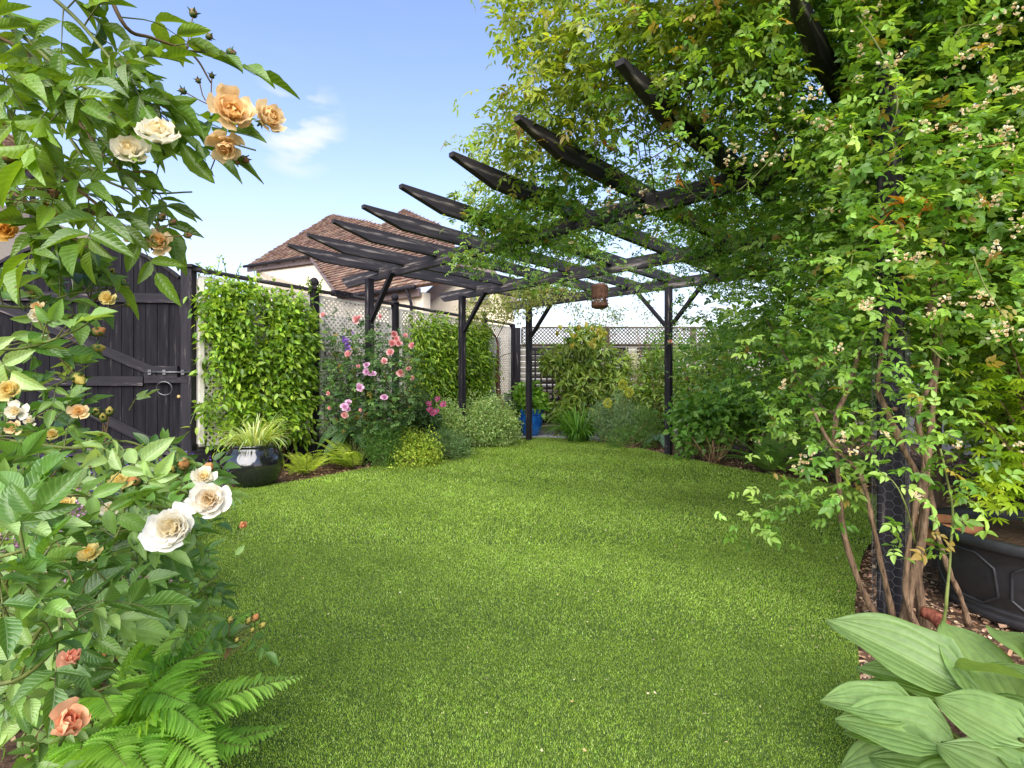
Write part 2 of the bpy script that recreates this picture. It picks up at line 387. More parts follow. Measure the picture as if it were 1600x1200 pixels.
M_black = noise_mat('black_stained_timber', (.009, .008, .011), (.021, .018, .023), (1.6, 22, 22), .72, nscale=1.3, bump=.5, bdist=.004, lo=.36, hi=.60, spec=.22, c2=(.17, .145, .13), c2pos=.70)
M_blackv = noise_mat('black_stained_boards', (.006, .0055, .0075), (.013, .012, .015), (22, 22, 1.6), .8, nscale=1.3, bump=.4, bdist=.004, lo=.36, hi=.60, spec=.12, c2=(.08, .072, .07), c2pos=.78)
M_blackw = noise_mat('weathered_black_timber', (.015, .013, .016), (.036, .031, .034), (1.4, 20, 20), .68, nscale=1.3, bump=.6, bdist=.005, lo=.34, hi=.56, spec=.3, c2=(.22, .19, .17), c2pos=.66)
M_brownpost = noise_mat('brown_weathered_timber', (.07, .045, .03), (.15, .10, .07), (1.6, 22, 22), .8, bump=.5, bdist=.004)
M_lattice = noise_mat('pale_painted_lattice', (.56, .52, .46), (.76, .71, .63), (6, 6, 6), .7, bump=.2, bdist=.002)
M_slat = noise_mat('weathered_cream_boards', (.26, .23, .20), (.46, .42, .36), (2, 2, 14), .8, bump=.3, bdist=.003)
M_render = noise_mat('cream_render', (.68, .58, .43), (.78, .68, .52), (3, 3, 3), .9, bump=.2, bdist=.004)
M_fascia = noise_mat('mauve_brown_fascia', (.13, .095, .09), (.19, .14, .13), (4, 4, 4), .5, bump=.1)
M_tile = attr_mat('clay_tile', .85, .2, nsc=9, amp=.35, bump=.5)
M_mulch = noise_mat('bark_mulch', (.06, .032, .02), (.20, .115, .07), (40, 40, 40), .9, bump=1, bdist=.02, lo=.3, hi=.7)
M_lawn = noise_mat('artificial_turf_backing', (.025, .05, .008), (.07, .12, .02), (60, 60, 60), .9, bump=.8, bdist=.01)
M_chip = attr_mat('bark_chip', .85, .2, nsc=60, amp=.25)
M_metal = noise_mat('galvanised_metal', (.07, .07, .075), (.17, .17, .175), (30, 30, 30), .38, bump=.1)
M_metal.node_tree.nodes['Principled BSDF'].inputs['Metallic'].default_value = .8
M_brass = noise_mat('brass', (.35, .25, .10), (.50, .36, .15), (30, 30, 30), .4, bump=.1)
M_dark = noise_mat('dark_glass', (.015, .02, .025), (.03, .04, .045), (3, 3, 3), .08, bump=0)
# ================================================================== GROUND AND LAWN
g = Geo()
xs = np.concatenate([[-400, -60], np.linspace(-20, 20, 61), [60, 400]]); ys = np.concatenate([[-400, -30], np.linspace(-6, 24, 61), [60, 400]])
X, Y = np.meshgrid(xs, ys, indexing='ij'); P3 = np.stack([X, Y, X * 0], -1); near = (abs(X) < 20) & (Y > -6) & (Y < 24)
P3[..., 2] = np.where(near, .012 * vnoise(np.stack([X, Y, X * 0], -1).reshape(-1, 3), 3.1, 3).reshape(X.shape), 0) - .02
nx, ny = X.shape; i, j = np.meshgrid(np.arange(nx - 1), np.arange(ny - 1), indexing='ij')
g.add(P3.reshape(-1, 3), np.stack([i * ny + j, (i + 1) * ny + j, (i + 1) * ny + j + 1, i * ny + j + 1], -1).reshape(-1, 4), [4] * ((nx - 1) * (ny - 1)), None, None, True)
tag(g.build('garden_soil', M_mulch), 'bark-covered soil of the planting beds around the lawn', 'ground', kind='structure')
LAWN_C = [(-.55, -1.5), (-.7, 0), (-1.05, 1.35), (-1.75, 2.3), (-2.5, 3.5), (-2.98, 4.35), (-2.72, 4.88), (-2.25, 5.22), (-1.78, 5.98), (-1.25, 6.95), (-.76, 7.86), (-.2, 8.9), (.31, 9.55), (.93, 9.40), (1.7, 8.55), (2.2, 7.2), (2.6, 6.1), (2.95, 5.45), (3.25, 4.85), (2.9, 3.8), (2.2, 3.2), (1.62, 2.45), (1.38, 2.08), (1.09, 1.62), (.88, 1.3), (.7, .6), (.6, -1.5)]
LAWN = spline([(*p, 0) for p in LAWN_C], 140)[:, :2]
def inside(p, poly):
    x, y = p[:, 0], p[:, 1]; r = np.zeros(len(p), bool); n = len(poly); j = n - 1
    for i in range(n):
        xi, yi = poly[i]; xj, yj = poly[j]
        r ^= ((yi > y) != (yj > y)) & (x < (xj - xi) * (y - yi) / (yj - yi + 1e-12) + xi); j = i
    return r
g = Geo(); g.poly(np.c_[LAWN, np.full(len(LAWN), .012)])
tag(g.build('lawn', M_lawn), 'bright green artificial lawn filling the middle of the garden', 'lawn', kind='structure')
# grass blades: short pile, leaning in brushed patches
g = Geo()
for y0, y1, dens, w, h in ((.9, 2.0, 80000, .0020, .0076), (2.0, 3.2, 40000, .0027, .0095), (3.2, 5.2, 15000, .0042, .014), (5.2, 9.7, 6000, .0070, .020)):
    n = int(dens * 8 * (y1 - y0)); p = np.c_[rng.uniform(-3.4, 3.6, n), rng.uniform(y0, y1, n)]; p = p[abs(p[:, 0]) < p[:, 1] * 1.02 + .1]; p = p[inside(p, LAWN)]
    n = len(p); p = np.c_[p, np.full(n, .012)]
    q1 = vnoise(p, 1.3, 5); q2 = vnoise(p, 2.3, 6); q3 = vnoise(p, 9.0, 8)
    lean = np.c_[.55 * q1 + rng.normal(size=n) * .55, -.25 + .5 * q2 + rng.normal(size=n) * .55, np.zeros(n)]
    up = nrm(np.array([0, 0, 1.0]) + lean * .75)
    sd_ = nrm(np.cross(up, rand_dir(n))); H = h * rng.uniform(.6, 1.3, n); Wd = w * rng.uniform(.7, 1.3, n)
    col = palette([(.10, .172, .013), (.185, .295, .024), (.27, .40, .05), (.44, .54, .19)], n, .17) * (1 + .20 * q1 + .12 * q3 + .10 * vnoise(p, 26.0, 9))[:, None]
    v = np.stack([p - sd_ * Wd[:, None] / 2, p + sd_ * Wd[:, None] / 2, p + up * H[:, None]], 1)
    g.add(v.reshape(-1, 3), np.arange(3 * n), np.full(n, 3), np.repeat(np.clip(col, .003, 1), 3, 0), (0, 0, 0))
tag(g.build('grass', M_leafm), 'short green plastic grass pile of the lawn', 'grass', kind='stuff')
# bark chips on the beds
g = Geo(); n = 60000; p = np.c_[rng.uniform(-4.5, 6, n), rng.uniform(.6, 10.3, n)]; p = p[abs(p[:, 0]) < p[:, 1] * 1.05 + .2]; keep = ~inside(p, LAWN); p = p[keep]
n = len(p); p = np.c_[p, rng.uniform(-.015, .016, n)]
T_CH = (np.array([(-.5, -.3, 0), (.5, -.5, .05), (.4, .5, 0), (-.4, .4, .06)], float), [(0, 1, 2, 3)], np.zeros((4, 3)))
g.leaves(T_CH, p, rand_dir(n) * [1, 1, .25], nrm(rand_dir(n) * .5 + [0, 0, 1]), rng.uniform(.015, .045, n), rng.uniform(.010, .022, n), palette([(.09, .045, .025), (.26, .15, .085), (.48, .33, .20), (.20, .11, .06)], n, .2), False)
n = 16000; p = np.c_[rng.uniform(.7, 3.3, n), rng.uniform(.8, 3.4, n)]; p = p[~inside(p, LAWN)]; n = len(p)
g.leaves(T_CH, np.c_[p, rng.uniform(-.012, .012, n)], rand_dir(n) * [1, 1, .25], nrm(rand_dir(n) * .6 + [0, 0, 1]), rng.uniform(.008, .022, n), rng.uniform(.006, .014, n), palette([(.16, .08, .045), (.38, .23, .13), (.58, .42, .28), (.28, .15, .08)], n, .2), False)
tag(g.build('bark_chippings', M_chip), 'loose brown bark chippings over the beds', 'bark mulch', kind='stuff')
# small pale petals fallen on the turf
g = Geo(); n = 1500; p = np.c_[rng.uniform(-2.6, 3, n), 1.2 + 7 * rng.random(n) ** .8]; p = p[inside(p, LAWN) & (rng.random(n) < np.clip(.5 + p[:, 0] * .3, .15, 1))]; n = len(p)
g.leaves(T_CH, np.c_[p, np.full(n, .027)], rand_dir(n) * [1, 1, .2], nrm(rand_dir(n) * .4 + [0, 0, 1]), rng.uniform(.006, .013, n), rng.uniform(.005, .009, n), palette([(.6, .5, .22), (.75, .68, .42), (.50, .36, .14)], n, .1), False)
tag(g.build('fallen_petals', M_petal), 'tiny pale petals scattered over the grass', 'petals', kind='stuff')
# paving slab by the blue pot, brick edging by the gate
g = Geo(); g.box((.55, 9.78, .005), (1.1, .42, .05)); g.box((1.35, 9.55, .003), (.46, .40, .05))
tag(g.build('stone_path', noise_mat('grey_stone', (.22, .22, .25), (.38, .37, .40), (9, 9, 9), .8)), 'grey stone slabs under the blue pot', 'paving', kind='structure')
g = Geo(); a, b = G(205, 792), G(352, 757)
for k in range(9):
    c = a + (b - a) * (k + .5) / 9; d = (b - a)[:2]; th = math.atan2(d[1], d[0]); R = np.array([[math.cos(th), -math.sin(th), 0], [math.sin(th), math.cos(th), 0], [0, 0, 1]])
    g.box((c[0], c[1], .02), (np.linalg.norm(b - a) / 9 - .012, .10, .065 + .006 * rng.random()), R)
tag(g.build('brick_edging', noise_mat('pale_brick', (.30, .23, .18), (.48, .40, .33), (12, 12, 12), .85)), 'row of pale edging bricks between lawn and gate', 'edging', kind='structure')

# ================================================================== PERGOLA
pg = thing('pergola', 'black stained timber pergola with pointed rafters over the back of the lawn', 'pergola', UV(3.68, 5.99, 0))
ZB = 2.35
def post(u, v, zt=ZB + .02, mat=M_black, w=.1, z0=-.06):
    p = UV(u, v, 0)
    return beam('post', (p[0], p[1], z0), (p[0], p[1], zt), w, w, mat, pg, up=VV)
post(3.68, 5.99); post(5.40, 6.12); post(6.87, 6.02); post(6.87, 3.40)
o = post(3.68, .27, mat=M_brownpost); o['label'] = 'brown weathered post half hidden behind the climbing rose'
pn = W(1392, 600, 2.16); un, vn = pn @ UU, pn @ VV
near_post = post(un, vn, 2.36)
for u_, v0, v1 in ((3.68, -.9, 6.8), (5.40, -.9, 6.78), (6.87, -.9, 6.75)):
    beam('beam', UV(u_ + .078, v1, ZB + .075), UV(u_ + .078, v0, ZB + .075), .05, .15, M_blackw, pg, tip0=.14)
    beam('beam', UV(u_ - .078, v1, ZB + .075), UV(u_ - .078, v0, ZB + .075), .05, .15, M_blackw, pg, tip0=.14) if u_ < 4 and False else None
# short top block of each front post showing over the beam side
tips = [(450, 382), (481, 366), (520, 344), (567, 321), (626, 289), (705, 239), (808, 182), (968, 94)]
RAFT = []
for (px, py) in tips:
    p = W(px, py, F * 1.58 / (600 - py)); RAFT.append((p @ UU, p @ VV))
RAFT.append((2.22, .60)); 
for k, (u_, v_) in enumerate(RAFT):
    beam('rafter', UV(u_, v_, 2.52), UV(7.35, v_, 2.52), .055, .14, M_blackw, pg, tip0=.42, tip1=.42)
beam('rafter', UV(2.2, -.15, 2.52), UV(7.3, -.15, 2.52), .055, .14, M_blackw, pg, tip0=.42)
def brace(u, v, d, du=0):
    beam('brace', UV(u + .03 * 0, v + (.05 if d > 0 else -.05), 1.83), UV(u + .0, v + d * .52, ZB + .03), .05, .07, M_black, pg, up=UU)
brace(3.68, 5.99, -1); brace(5.40, 6.12, -1); brace(6.87, 6.02, -1); brace(6.87, 3.4, 1); brace(6.87, 3.4, -1)
for (u_, v_, z_) in ((6.87, 3.4, .12), (5.4, 6.12, .1)):
    g = Geo(); c = UV(u_ - .055, v_, z_); g.lathe((0, 0, 0), [(0, .012), (.012, .010), (.014, 0), (.014, -.004)], 12)
    b = g.build('bolt', M_metal, pg, M=Matrix.Translation(Vector(c) - pg.location) @ Vector(-UU).to_track_quat('Z', 'Y').to_matrix().to_4x4())
# chicken wire wrapped round the near post
g = Geo(); q = .057; hz = .036
for fc in range(4):
    ang = math.atan2(UU[1], UU[0]) + fc * math.pi / 2; nn = np.array([math.cos(ang), math.sin(ang), 0]); tt = np.array([-nn[1], nn[0], 0])
    for r_ in range(33):
        for c_ in range(-2, 3):
            cx = c_ * .030; cz = .04 + r_ * hz + (hz / 2 if c_ % 2 else 0)
            hx = [(.010, hz / 2), (.020, 0), (.010, -hz / 2), (-.010, -hz / 2)]
            pts = [np.array([pn[0], pn[1], 0]) + nn * q + tt * np.clip(cx + a_, -.055, .055) + np.array([0, 0, cz + b_]) for a_, b_ in hx]
            g.tube(pts, .0007, 3, cap=False)
g.build('chicken_wire', noise_mat('dull_wire', (.10, .10, .11), (.2, .2, .21), (30, 30, 30), .6, bump=0), pg)

# perforated lantern hanging from a rafter
LY = 6.05; c0 = W(937, 482, LY); hL = 38 / F * LY; rL = 13 / F * LY
lt = thing('hanging_lantern', 'rusty brown perforated metal lantern hanging under the pergola', 'lantern', (c0[0], c0[1], c0[2]))
g = Geo(); seg = 72; rows = 30; r2 = np.random.default_rng(3)
for i in range(rows):
    for j in range(seg):
        z0, z1 = hL * (.1 + .8 * i / rows), hL * (.1 + .8 * (i + 1) / rows)
        if 3 < i < 13 and r2.random() < .36: continue
        if i >= 13 and r2.random() < .06: continue
        a0, a1 = 6.2832 * j / seg, 6.2832 * (j + 1) / seg
        g.add([(rL * math.cos(a0), rL * math.sin(a0), z0), (rL * math.cos(a1), rL * math.sin(a1), z0), (rL * math.cos(a1), rL * math.sin(a1), z1), (rL * math.cos(a0), rL * math.sin(a0), z1)], [0, 1, 2, 3], [4])
M_rust = noise_mat('rusty_metal', (.10, .045, .03), (.26, .13, .085), (60, 60, 60), .75, bump=.8, bdist=.004)
Mt = Matrix.Identity(4)
g.build('shade', M_rust, lt, M=Mt)
g = Geo(); g.lathe((0, 0, 0), [(rL * .99, hL * .90), (rL * .93, hL * .95), (rL * .7, hL * .96), (rL * .68, hL), (rL * .5, hL), (0, hL * 1.005)], 40); g.build('cap', M_rust, lt, M=Mt)
g = Geo(); g.lathe((0, 0, 0), [(rL * .99, hL * .1), (rL * .95, hL * .05), (rL * .72, hL * .04), (rL * .7, 0), (0, 0)], 40); g.build('base', M_rust, lt, M=Mt)
g = Geo(); g.tube([(0, 0, hL), (.004, 0, hL + .2), (0, 0, 2.46 - c0[2])], .0025, 5); g.build('wire', M_metal, lt, M=Mt)

# ================================================================== LEFT FENCE + GATE
FA, FB = np.array([-3.27, 5.45, 0]), np.array([0.02, 10.45, 0]); FD = nrm(FB - FA); FN = np.array([FD[1], -FD[0], 0])   # FN faces the lawn
FLn = np.linalg.norm(FB - FA)
def fl_at(px):   # distance along the fence line where it crosses image column px
    k = (px - 800) / F; t = (k * FA[1] - FA[0]) / (FD[0] - k * FD[1]); return t
def lattice_panel(g, o, d, L_, z0, z1, pitch, w, th=.008, frame=.03):
    up = np.array([0, 0, 1.]); n = np.cross(d, up); H = z1 - z0
    for sgn, off in ((1, 0), (-1, th * 1.15)):
        for k in np.arange(-H, L_ + H, pitch * 1.4142):
            if sgn > 0: a0, b0, a1, b1 = k, 0, k + H, H
            else: a0, b0, a1, b1 = k + H, 0, k, H
            if max(a0, a1) <= 0 or min(a0, a1) >= L_: continue
            (s0, t0), (s1, t1) = ((a0, b0), (a1, b1)) if a0 < a1 else ((a1, b1), (a0, b0)); m_ = (t1 - t0) / (s1 - s0)
            if s0 < 0: t0 -= m_ * s0; s0 = 0
            if s1 > L_: t1 -= m_ * (s1 - L_); s1 = L_
            if s1 - s0 < .02: continue
            g.bar(o + d * s0 + up * (z0 + t0) + n * off, o + d * s1 + up * (z0 + t1) + n * off, th, w, up=np.cross(nrm(d * (s1 - s0) + up * (t1 - t0)), n))
    if frame:
        for a_, b_ in (((0, z0), (L_, z0)), ((0, z1), (L_, z1))): g.bar(o + d * a_[0] + up * a_[1], o + d * b_[0] + up * b_[1], .03, frame)
        for s_ in (0, L_): g.bar(o + d * s_ + up * (z0 + .015), o + d * s_ + up * (z1 - .015), .032, frame, up=d)
tf = thing('trellis_fence', 'left boundary fence of pale diagonal lattice panels between black ball-topped posts', 'fence', FA)
s_posts = [-0.09, fl_at(491), fl_at(617), fl_at(757), FLn - .02]
for k, s_ in enumerate(s_posts):
    p = FA + FD * s_
    if k > 0:
        beam('fence_post', (p[0], p[1], -.05), (p[0], p[1], 2.20), .10, .10, M_black, tf, up=FD)
        if k < 4:
            g = Geo(); g.lathe((p[0], p[1], 2.22), [(0, .135), (.022, .13), (.042, .112), (.054, .085), (.056, .068), (.048, .04), (.030, .022), (.028, .012), (.062, .010), (.066, -.006), (.066, -.02), (0, -.02)], 20)
            g.build('finial', M_black, tf)
for k in range(4):
    s0, s1 = s_posts[k] + .08, s_posts[k + 1] - .08; g = Geo()
    lattice_panel(g, FA + FD * s0 + FN * -.01, FD, s1 - s0, .36, 2.12, .050, .020)
    g.build('lattice_panel', M_lattice, tf)
    p0, p1 = FA + FD * (s0 - .08), FA + FD * (s1 + .08)
    zt = 2.19
    beam('top_rail', p0 + [0, 0, zt] + FN * .0, p1 + [0, 0, zt], .07, .045, M_blackw, tf)
    beam('gravel_board', p0 + FN * .03 + [0, 0, .15], p1 + FN * .03 + [0, 0, .15], .03, .32, M_black, tf)
    g = Geo(); g.bar(FA + FD * (s0 + .01) + FN * .02 + [0, 0, .37], FA + FD * (s0 + .01) + FN * .02 + [0, 0, 2.1], .03, .05, up=FD); g.build('batten', M_lattice, tf)
# joint block on the rail
g = Geo(); p = FA + FD * fl_at(534); g.bar(p - FD * .14 + [0, 0, 2.2], p + FD * .14 + [0, 0, 2.2], .10, .07); g.build('rail_joint', M_black, tf)
# pale neighbour's wall seen through the lattice
g = Geo(); o_ = FA - FN * .32 + FD * 0; g.bar(o_ + FD * .1 + [0, 0, .95], FB - FN * .32 + [0, 0, .95], .04, 2.0)
tag(g.build('boarded_fence', M_slat), 'weathered pale boarding standing close behind the left lattice fence', 'fence')

# gate (plane from the gate post towards the left, nearer the camera)
GP = W(295, 600, 5.40); GP[2] = 0
gx = np.array([-1.0, -.10, 0]); gx = nrm(gx); gn = np.array([-gx[1], gx[0], 0]); gn = gn if gn[1] < 0 else -gn
GW = 2.0
gt = thing('garden_gate', 'black arched wooden gate of upright boards with diagonal braces', 'gate', GP + gx * GW)
def gp(s, z, d=0): return GP + gx * s + gn * d + np.array([0, 0, z])
def arch(s): t = (s - .1) / (GW - .1); return 1.99 + .46 * max(0, math.sin(math.pi * min(1, .05 + t * .95))) ** .75
g = Geo(); nb = 17; bw = (GW - .068) / nb
for k in range(nb):
    s0, s1 = .068 + k * bw + .003, .068 + (k + 1) * bw - .003; pts = [gp(s0, .06), gp(s1, .06)] + [gp(s_, arch(s_) + .0) for s_ in (s1, (s0 + s1) / 2, s0)]
    g.prism(pts, gn * (.022 + .002 * (k % 3)))
g.build('gate_boards', M_blackv, gt)
g = Geo()
cp = [gp(s_, arch(s_) + .012, .012) for s_ in np.linspace(.08, GW, 26)]
for a, b in zip(cp[:-1], cp[1:]): g.bar(a, b + (b - a) * .08, .06, .03)
g.build('arched_top_rail', M_black, gt)
for z_ in (1.92, 1.03, .32): beam('rail', gp(.09 if z_ != 1.03 else .42, z_ if z_ != 1.92 else 1.88, .040), gp(GW, z_ if z_ != 1.92 else 1.88, .040), .028, .10, M_black, gt)
beam('diagonal_brace', gp(.30, 1.12, .041), gp(GW - .1, 1.84, .041), .026, .10, M_black, gt)
beam('diagonal_brace', gp(.14, .30, .041), gp(GW - .55, 1.0, .041), .026, .10, M_black, gt)
g = Geo(); g.bar(gp(.08, 1.12, .05), gp(.40, 1.12, .05), .035, .13); g.bar(gp(-.02, 1.04, .05), gp(.40, 1.04, .05), .03, .06); lb = g.build('lock_block', M_black, gt)
g = Geo(); g.tube([gp(.38, 1.12, .075), gp(-.05, 1.12, .075)], .010, 8); g.tube([gp(.28, 1.10, .075), gp(.28, 1.13, .11)], .007, 8)
for s_ in (.34, .2, .02): g.bar(gp(s_ - .015, 1.12, .072), gp(s_ + .015, 1.12, .072), .02, .05)
g.build('bolt', M_metal, gt)
g = Geo(); cc = gp(.19, .955, .09); th = np.linspace(0, 2 * math.pi, 25); g.tube([cc + gx * .075 * math.cos(t) + np.array([0, 0, .068 * math.sin(t)]) + gn * .01 * math.sin(t) for t in th], .0065, 8, cap=False); g.build('ring_handle', M_metal, gt)
g = Geo(); g.lathe((0, 0, 0), [(0, .012), (.012, .011), (.018, .004), (.018, 0)], 16); g.build('keyhole', M_brass, gt, M=Matrix.Translation(Vector(gp(.085, .87, .024)) - gt.location) @ Vector(gn).to_track_quat('Z', 'Y').to_matrix().to_4x4())
gpo = thing('gate_post', 'square black gate post between the gate and the lattice fence', 'post', GP)
beam('post', GP + [0, 0, -.05], GP + [0, 0, 2.20], .13, .13, M_black, gpo, up=gx)
g = Geo(); g.box(GP + [0, 0, 2.215], (.17, .17, .03)); g.build('post_cap', M_black, gpo)
# fence beyond the gate on the left, mostly behind the roses
g = Geo(); q0 = gp(GW + .08, 0)
for k in range(16):
    a = q0 + gx * (k * .13); g.bar(a + gx * .06 + [0, 0, 0.02], a + gx * .06 + [0, 0, 1.75 + .005 * (k % 2)], .12, .02, up=gn)
ff = thing('board_fence', 'black boarded fence left of the gate behind the roses', 'fence', q0)
g.build('boards', M_black, ff); beam('rail', q0 + gn * .03 + [0, 0, 1.6], q0 + gx * 2 + gn * .03 + [0, 0, 1.6], .03, .09, M_black, ff)

# ================================================================== BACK + RIGHT FENCE
bf = thing('slatted_fence', 'back fence of weathered cream boards topped with dark diagonal trellis', 'fence', (0.1, 10.5, 0))
BY = 10.5
beam('corner_post', (.09, BY - .03, -.05), (.09, BY - .03, 2.13), .17, .12, M_black, bf, up=(0, 1, 0))
g = Geo()
for k in range(15): g.box((3.6, BY + .03 + .006 * (k % 2), .10 + k * .118), (7.2, .02, .108))
g.build('boards', M_slat, bf)
M_trel = noise_mat('dark_stained_trellis', (.05, .04, .03), (.13, .10, .075), (5, 5, 5), .8, bump=.2)
for k in range(4):
    g = Geo(); lattice_panel(g, np.array([.2 + k * 1.75, BY, 0.]), np.array([1., 0, 0]), 1.66, 1.80, 2.14, .052, .018, frame=.035); g.build('trellis_topper', M_trel, bf)
    beam('fence_post', (.2 + (k + 1) * 1.75 - .045, BY + .01, 0), (.2 + (k + 1) * 1.75 - .045, BY + .01, 2.16), .08, .08, M_trel, bf, up=(0, 1, 0))
def square_trellis(x0, x1, z0, z1, label):
    t = thing('square_trellis', label, 'trellis', ((x0 + x1) / 2, BY - .06, z0), 'black square trellis panels on the back fence')
    g = Geo(); nx_ = int(round((x1 - x0) / .115)); nz_ = int(round((z1 - z0) / .115))
    for k in range(1, nx_): x = x0 + (x1 - x0) * k / nx_; g.box((x, BY - .058, (z0 + z1) / 2), (.034, .014, z1 - z0 - .05))
    for k in range(1, nz_): z = z0 + (z1 - z0) * k / nz_; g.box(((x0 + x1) / 2, BY - .044, z), (x1 - x0 - .05, .014, .034))
    g.build('lattice', M_black, t)
    g = Geo()
    for x in (x0, x1): g.box((x, BY - .05, (z0 + z1) / 2), (.07, .04, z1 - z0 + .07))
    for z in (z0, z1): g.box(((x0 + x1) / 2, BY - .05, z), (x1 - x0 - .07, .036, .07))
    g.build('frame', M_black, t)
square_trellis(.35, 1.75, .25, 1.70, 'black square trellis panel behind the blue pot and big shrub')
square_trellis(1.95, 2.30 + .0, .25, 1.70, 'narrow black square trellis panel right of the big shrub')
square_trellis(2.55, 3.3, .25, 1.70, 'black square trellis panel behind the potted sapling')
rf = thing('rendered_wall', 'pale painted wall glimpsed through leaves on the right boundary', 'wall', (6.8, 7, 0))
g = Geo(); g.bar((7.2, 10.5, 1.0), (5.0, 1.0, 1.0), .12, 2.0); g.build('wall', noise_mat('pale_wall', (.55, .52, .47), (.68, .65, .60), (3, 3, 3), .85), rf)
g = Geo(); g.bar((7.2, 10.5, 2.03), (5.0, 1.0, 2.03), .2, .05); g.build('coping', M_slat, rf)

# ================================================================== HOUSE
def ray_plane(px, py, A, d, up):
    n = np.cross(d, up); r = np.array([(px - 800) / F, 1, (600 - py) / F]); o = np.array([0, 0, 1.])
    return o + r * ((A - o) @ n) / (r @ n)
def tiled_roof(A, d, pitch, poly_px, gauge=.145, tw=.215, extra=None):
    """clay tile roof plane through A, eave direction d (horizontal), rising away; clipped to a polygon given on the plane"""
    d = nrm(np.asarray(d, float)); hb = np.array([-d[1], d[0], 0]); hb = hb if hb[1] > 0 else -hb
    up = hb * math.cos(pitch) + np.array([0, 0, math.sin(pitch)]); n = np.cross(d, up); n = n if n[2] > 0 else -n
    P = np.array([ray_plane(x, y, A, d, up) for x, y in poly_px]); q = np.c_[(P - A) @ d, (P - A) @ up]
    g = Geo(); g.prism(P - n * .06, n * .05, (.16, .09, .06))
    nv = int((q[:, 1].max() - q[:, 1].min()) / gauge) + 1; nh = int((q[:, 0].max() - q[:, 0].min()) / tw) + 2
    I, J = np.meshgrid(np.arange(nh), np.arange(nv), indexing='ij'); I = I.ravel(); J = J.ravel()
    s = q[:, 0].min() + (I + .5 * (J % 2)) * tw; t = q[:, 1].min() + J * gauge
    k = inside(np.c_[s, t + gauge * .4], q); s, t = s[k], t[k]; m = len(s)
    o = A + d * s[:, None] + up * t[:, None] + n * rng.uniform(0, .012, m)[:, None]
    tv = np.array([(-.48 * tw, 0, .035), (.48 * tw, 0, .035), (.48 * tw, gauge * 1.1, .002), (-.48 * tw, gauge * 1.1, .002), (-.48 * tw, 0, .0), (.48 * tw, 0, .0)])
    v = o[:, None] + tv[None, :, 0:1] * d + tv[None, :, 1:2] * up + tv[None, :, 2:3] * n
    lo = (np.array([0, 1, 2, 3, 4, 5, 1, 0])[None] + np.arange(m)[:, None] * 6).ravel()
    c = palette([(.095, .055, .042), (.18, .105, .075), (.22, .14, .10), (.135, .08, .058), (.26, .18, .135)], m, .14)
    g.add(v.reshape(-1, 3), lo, np.tile([4, 4], m), np.repeat(np.clip(c, 0, 1), 6, 0))
    return g, P, n, up
hd = np.array([.80, -.60, 0.]); hd = nrm(hd)
A0 = W(534, 464, 15.0)
hs = thing('house', 'cream rendered house with brown clay tiled roof beyond the fence', 'house', (A0[0], A0[1] + 3, 0))
rg, RP, rn, rup = tiled_roof(A0, hd, math.radians(48), [(534, 464), (652, 447), (690, 441), (712, 405), (655, 352), (594, 350), (519, 334), (384, 416), (487, 400)])
roof = rg.build('roof', M_tile, hs)
g = Geo()     # ridge and hip tiles
for a, b in ((RP[6], RP[5]), (RP[6], RP[7])):
    m_ = int(np.linalg.norm(b - a) / .33)
    for k in range(m_):
        g.tube([a + (b - a) * k / m_ + rn * .05, a + (b - a) * (k + 1.06) / m_ + rn * .065], .085, 7, (.26, .17, .12))
g.build('ridge_tiles', M_tile, roof)
g = Geo()
for a, b in ((RP[7], RP[8]), (RP[0], RP[1])): g.bar(a - rn * .12 + [0, 0, -.06], b - rn * .12 + [0, 0, -.06], .06, .2)
g.bar(RP[8] - rn * .1, RP[0] - rn * .1, .26, .10); g.build('fascia', M_fascia, hs)
g = Geo(); off = -np.cross(rn, hd); off = np.array([rn[0], rn[1], 0]) * .12
for a, b in ((RP[7], RP[8]), (RP[0], RP[1])):
    g.tube([a + off - [0, 0, .03], b + off - [0, 0, .03]], .06, 8)
g.build('gutter', M_black, hs); g = Geo()
g.tube([RP[1] + off - [0, 0, .05] - hd * .3, RP[1] - hd * .32 - [0, 0, .4] - off, RP[1] - hd * .3 - [0, 0, 3] - off], .04, 8)
g.build('downpipe', M_black, hs)
wn_ = nrm(np.array([rn[0], rn[1], 0]))
def wallpt(p, back=.35): return p - wn_ * back
g = Geo()
a, b, c, e = wallpt(RP[7] + hd * .25), wallpt(RP[8]), wallpt(RP[0], .2), wallpt(RP[1], .2)
g.prism([a * [1, 1, 0], (e) * [1, 1, 0], e - [0, 0, .12], c - [0, 0, .12], b - [0, 0, .15], a - [0, 0, .15]], -wn_ * .25)
g.build('wall', M_render, hs)
# rear roof with lit verge behind the first ridge
A1 = W(631, 327, 24.5)
g2, RP2, n2, up2 = tiled_roof(A1, hd, math.radians(46), [(596, 352), (631, 326), (690, 352), (720, 400), (600, 400)])
g2.build('roof', M_tile, hs)
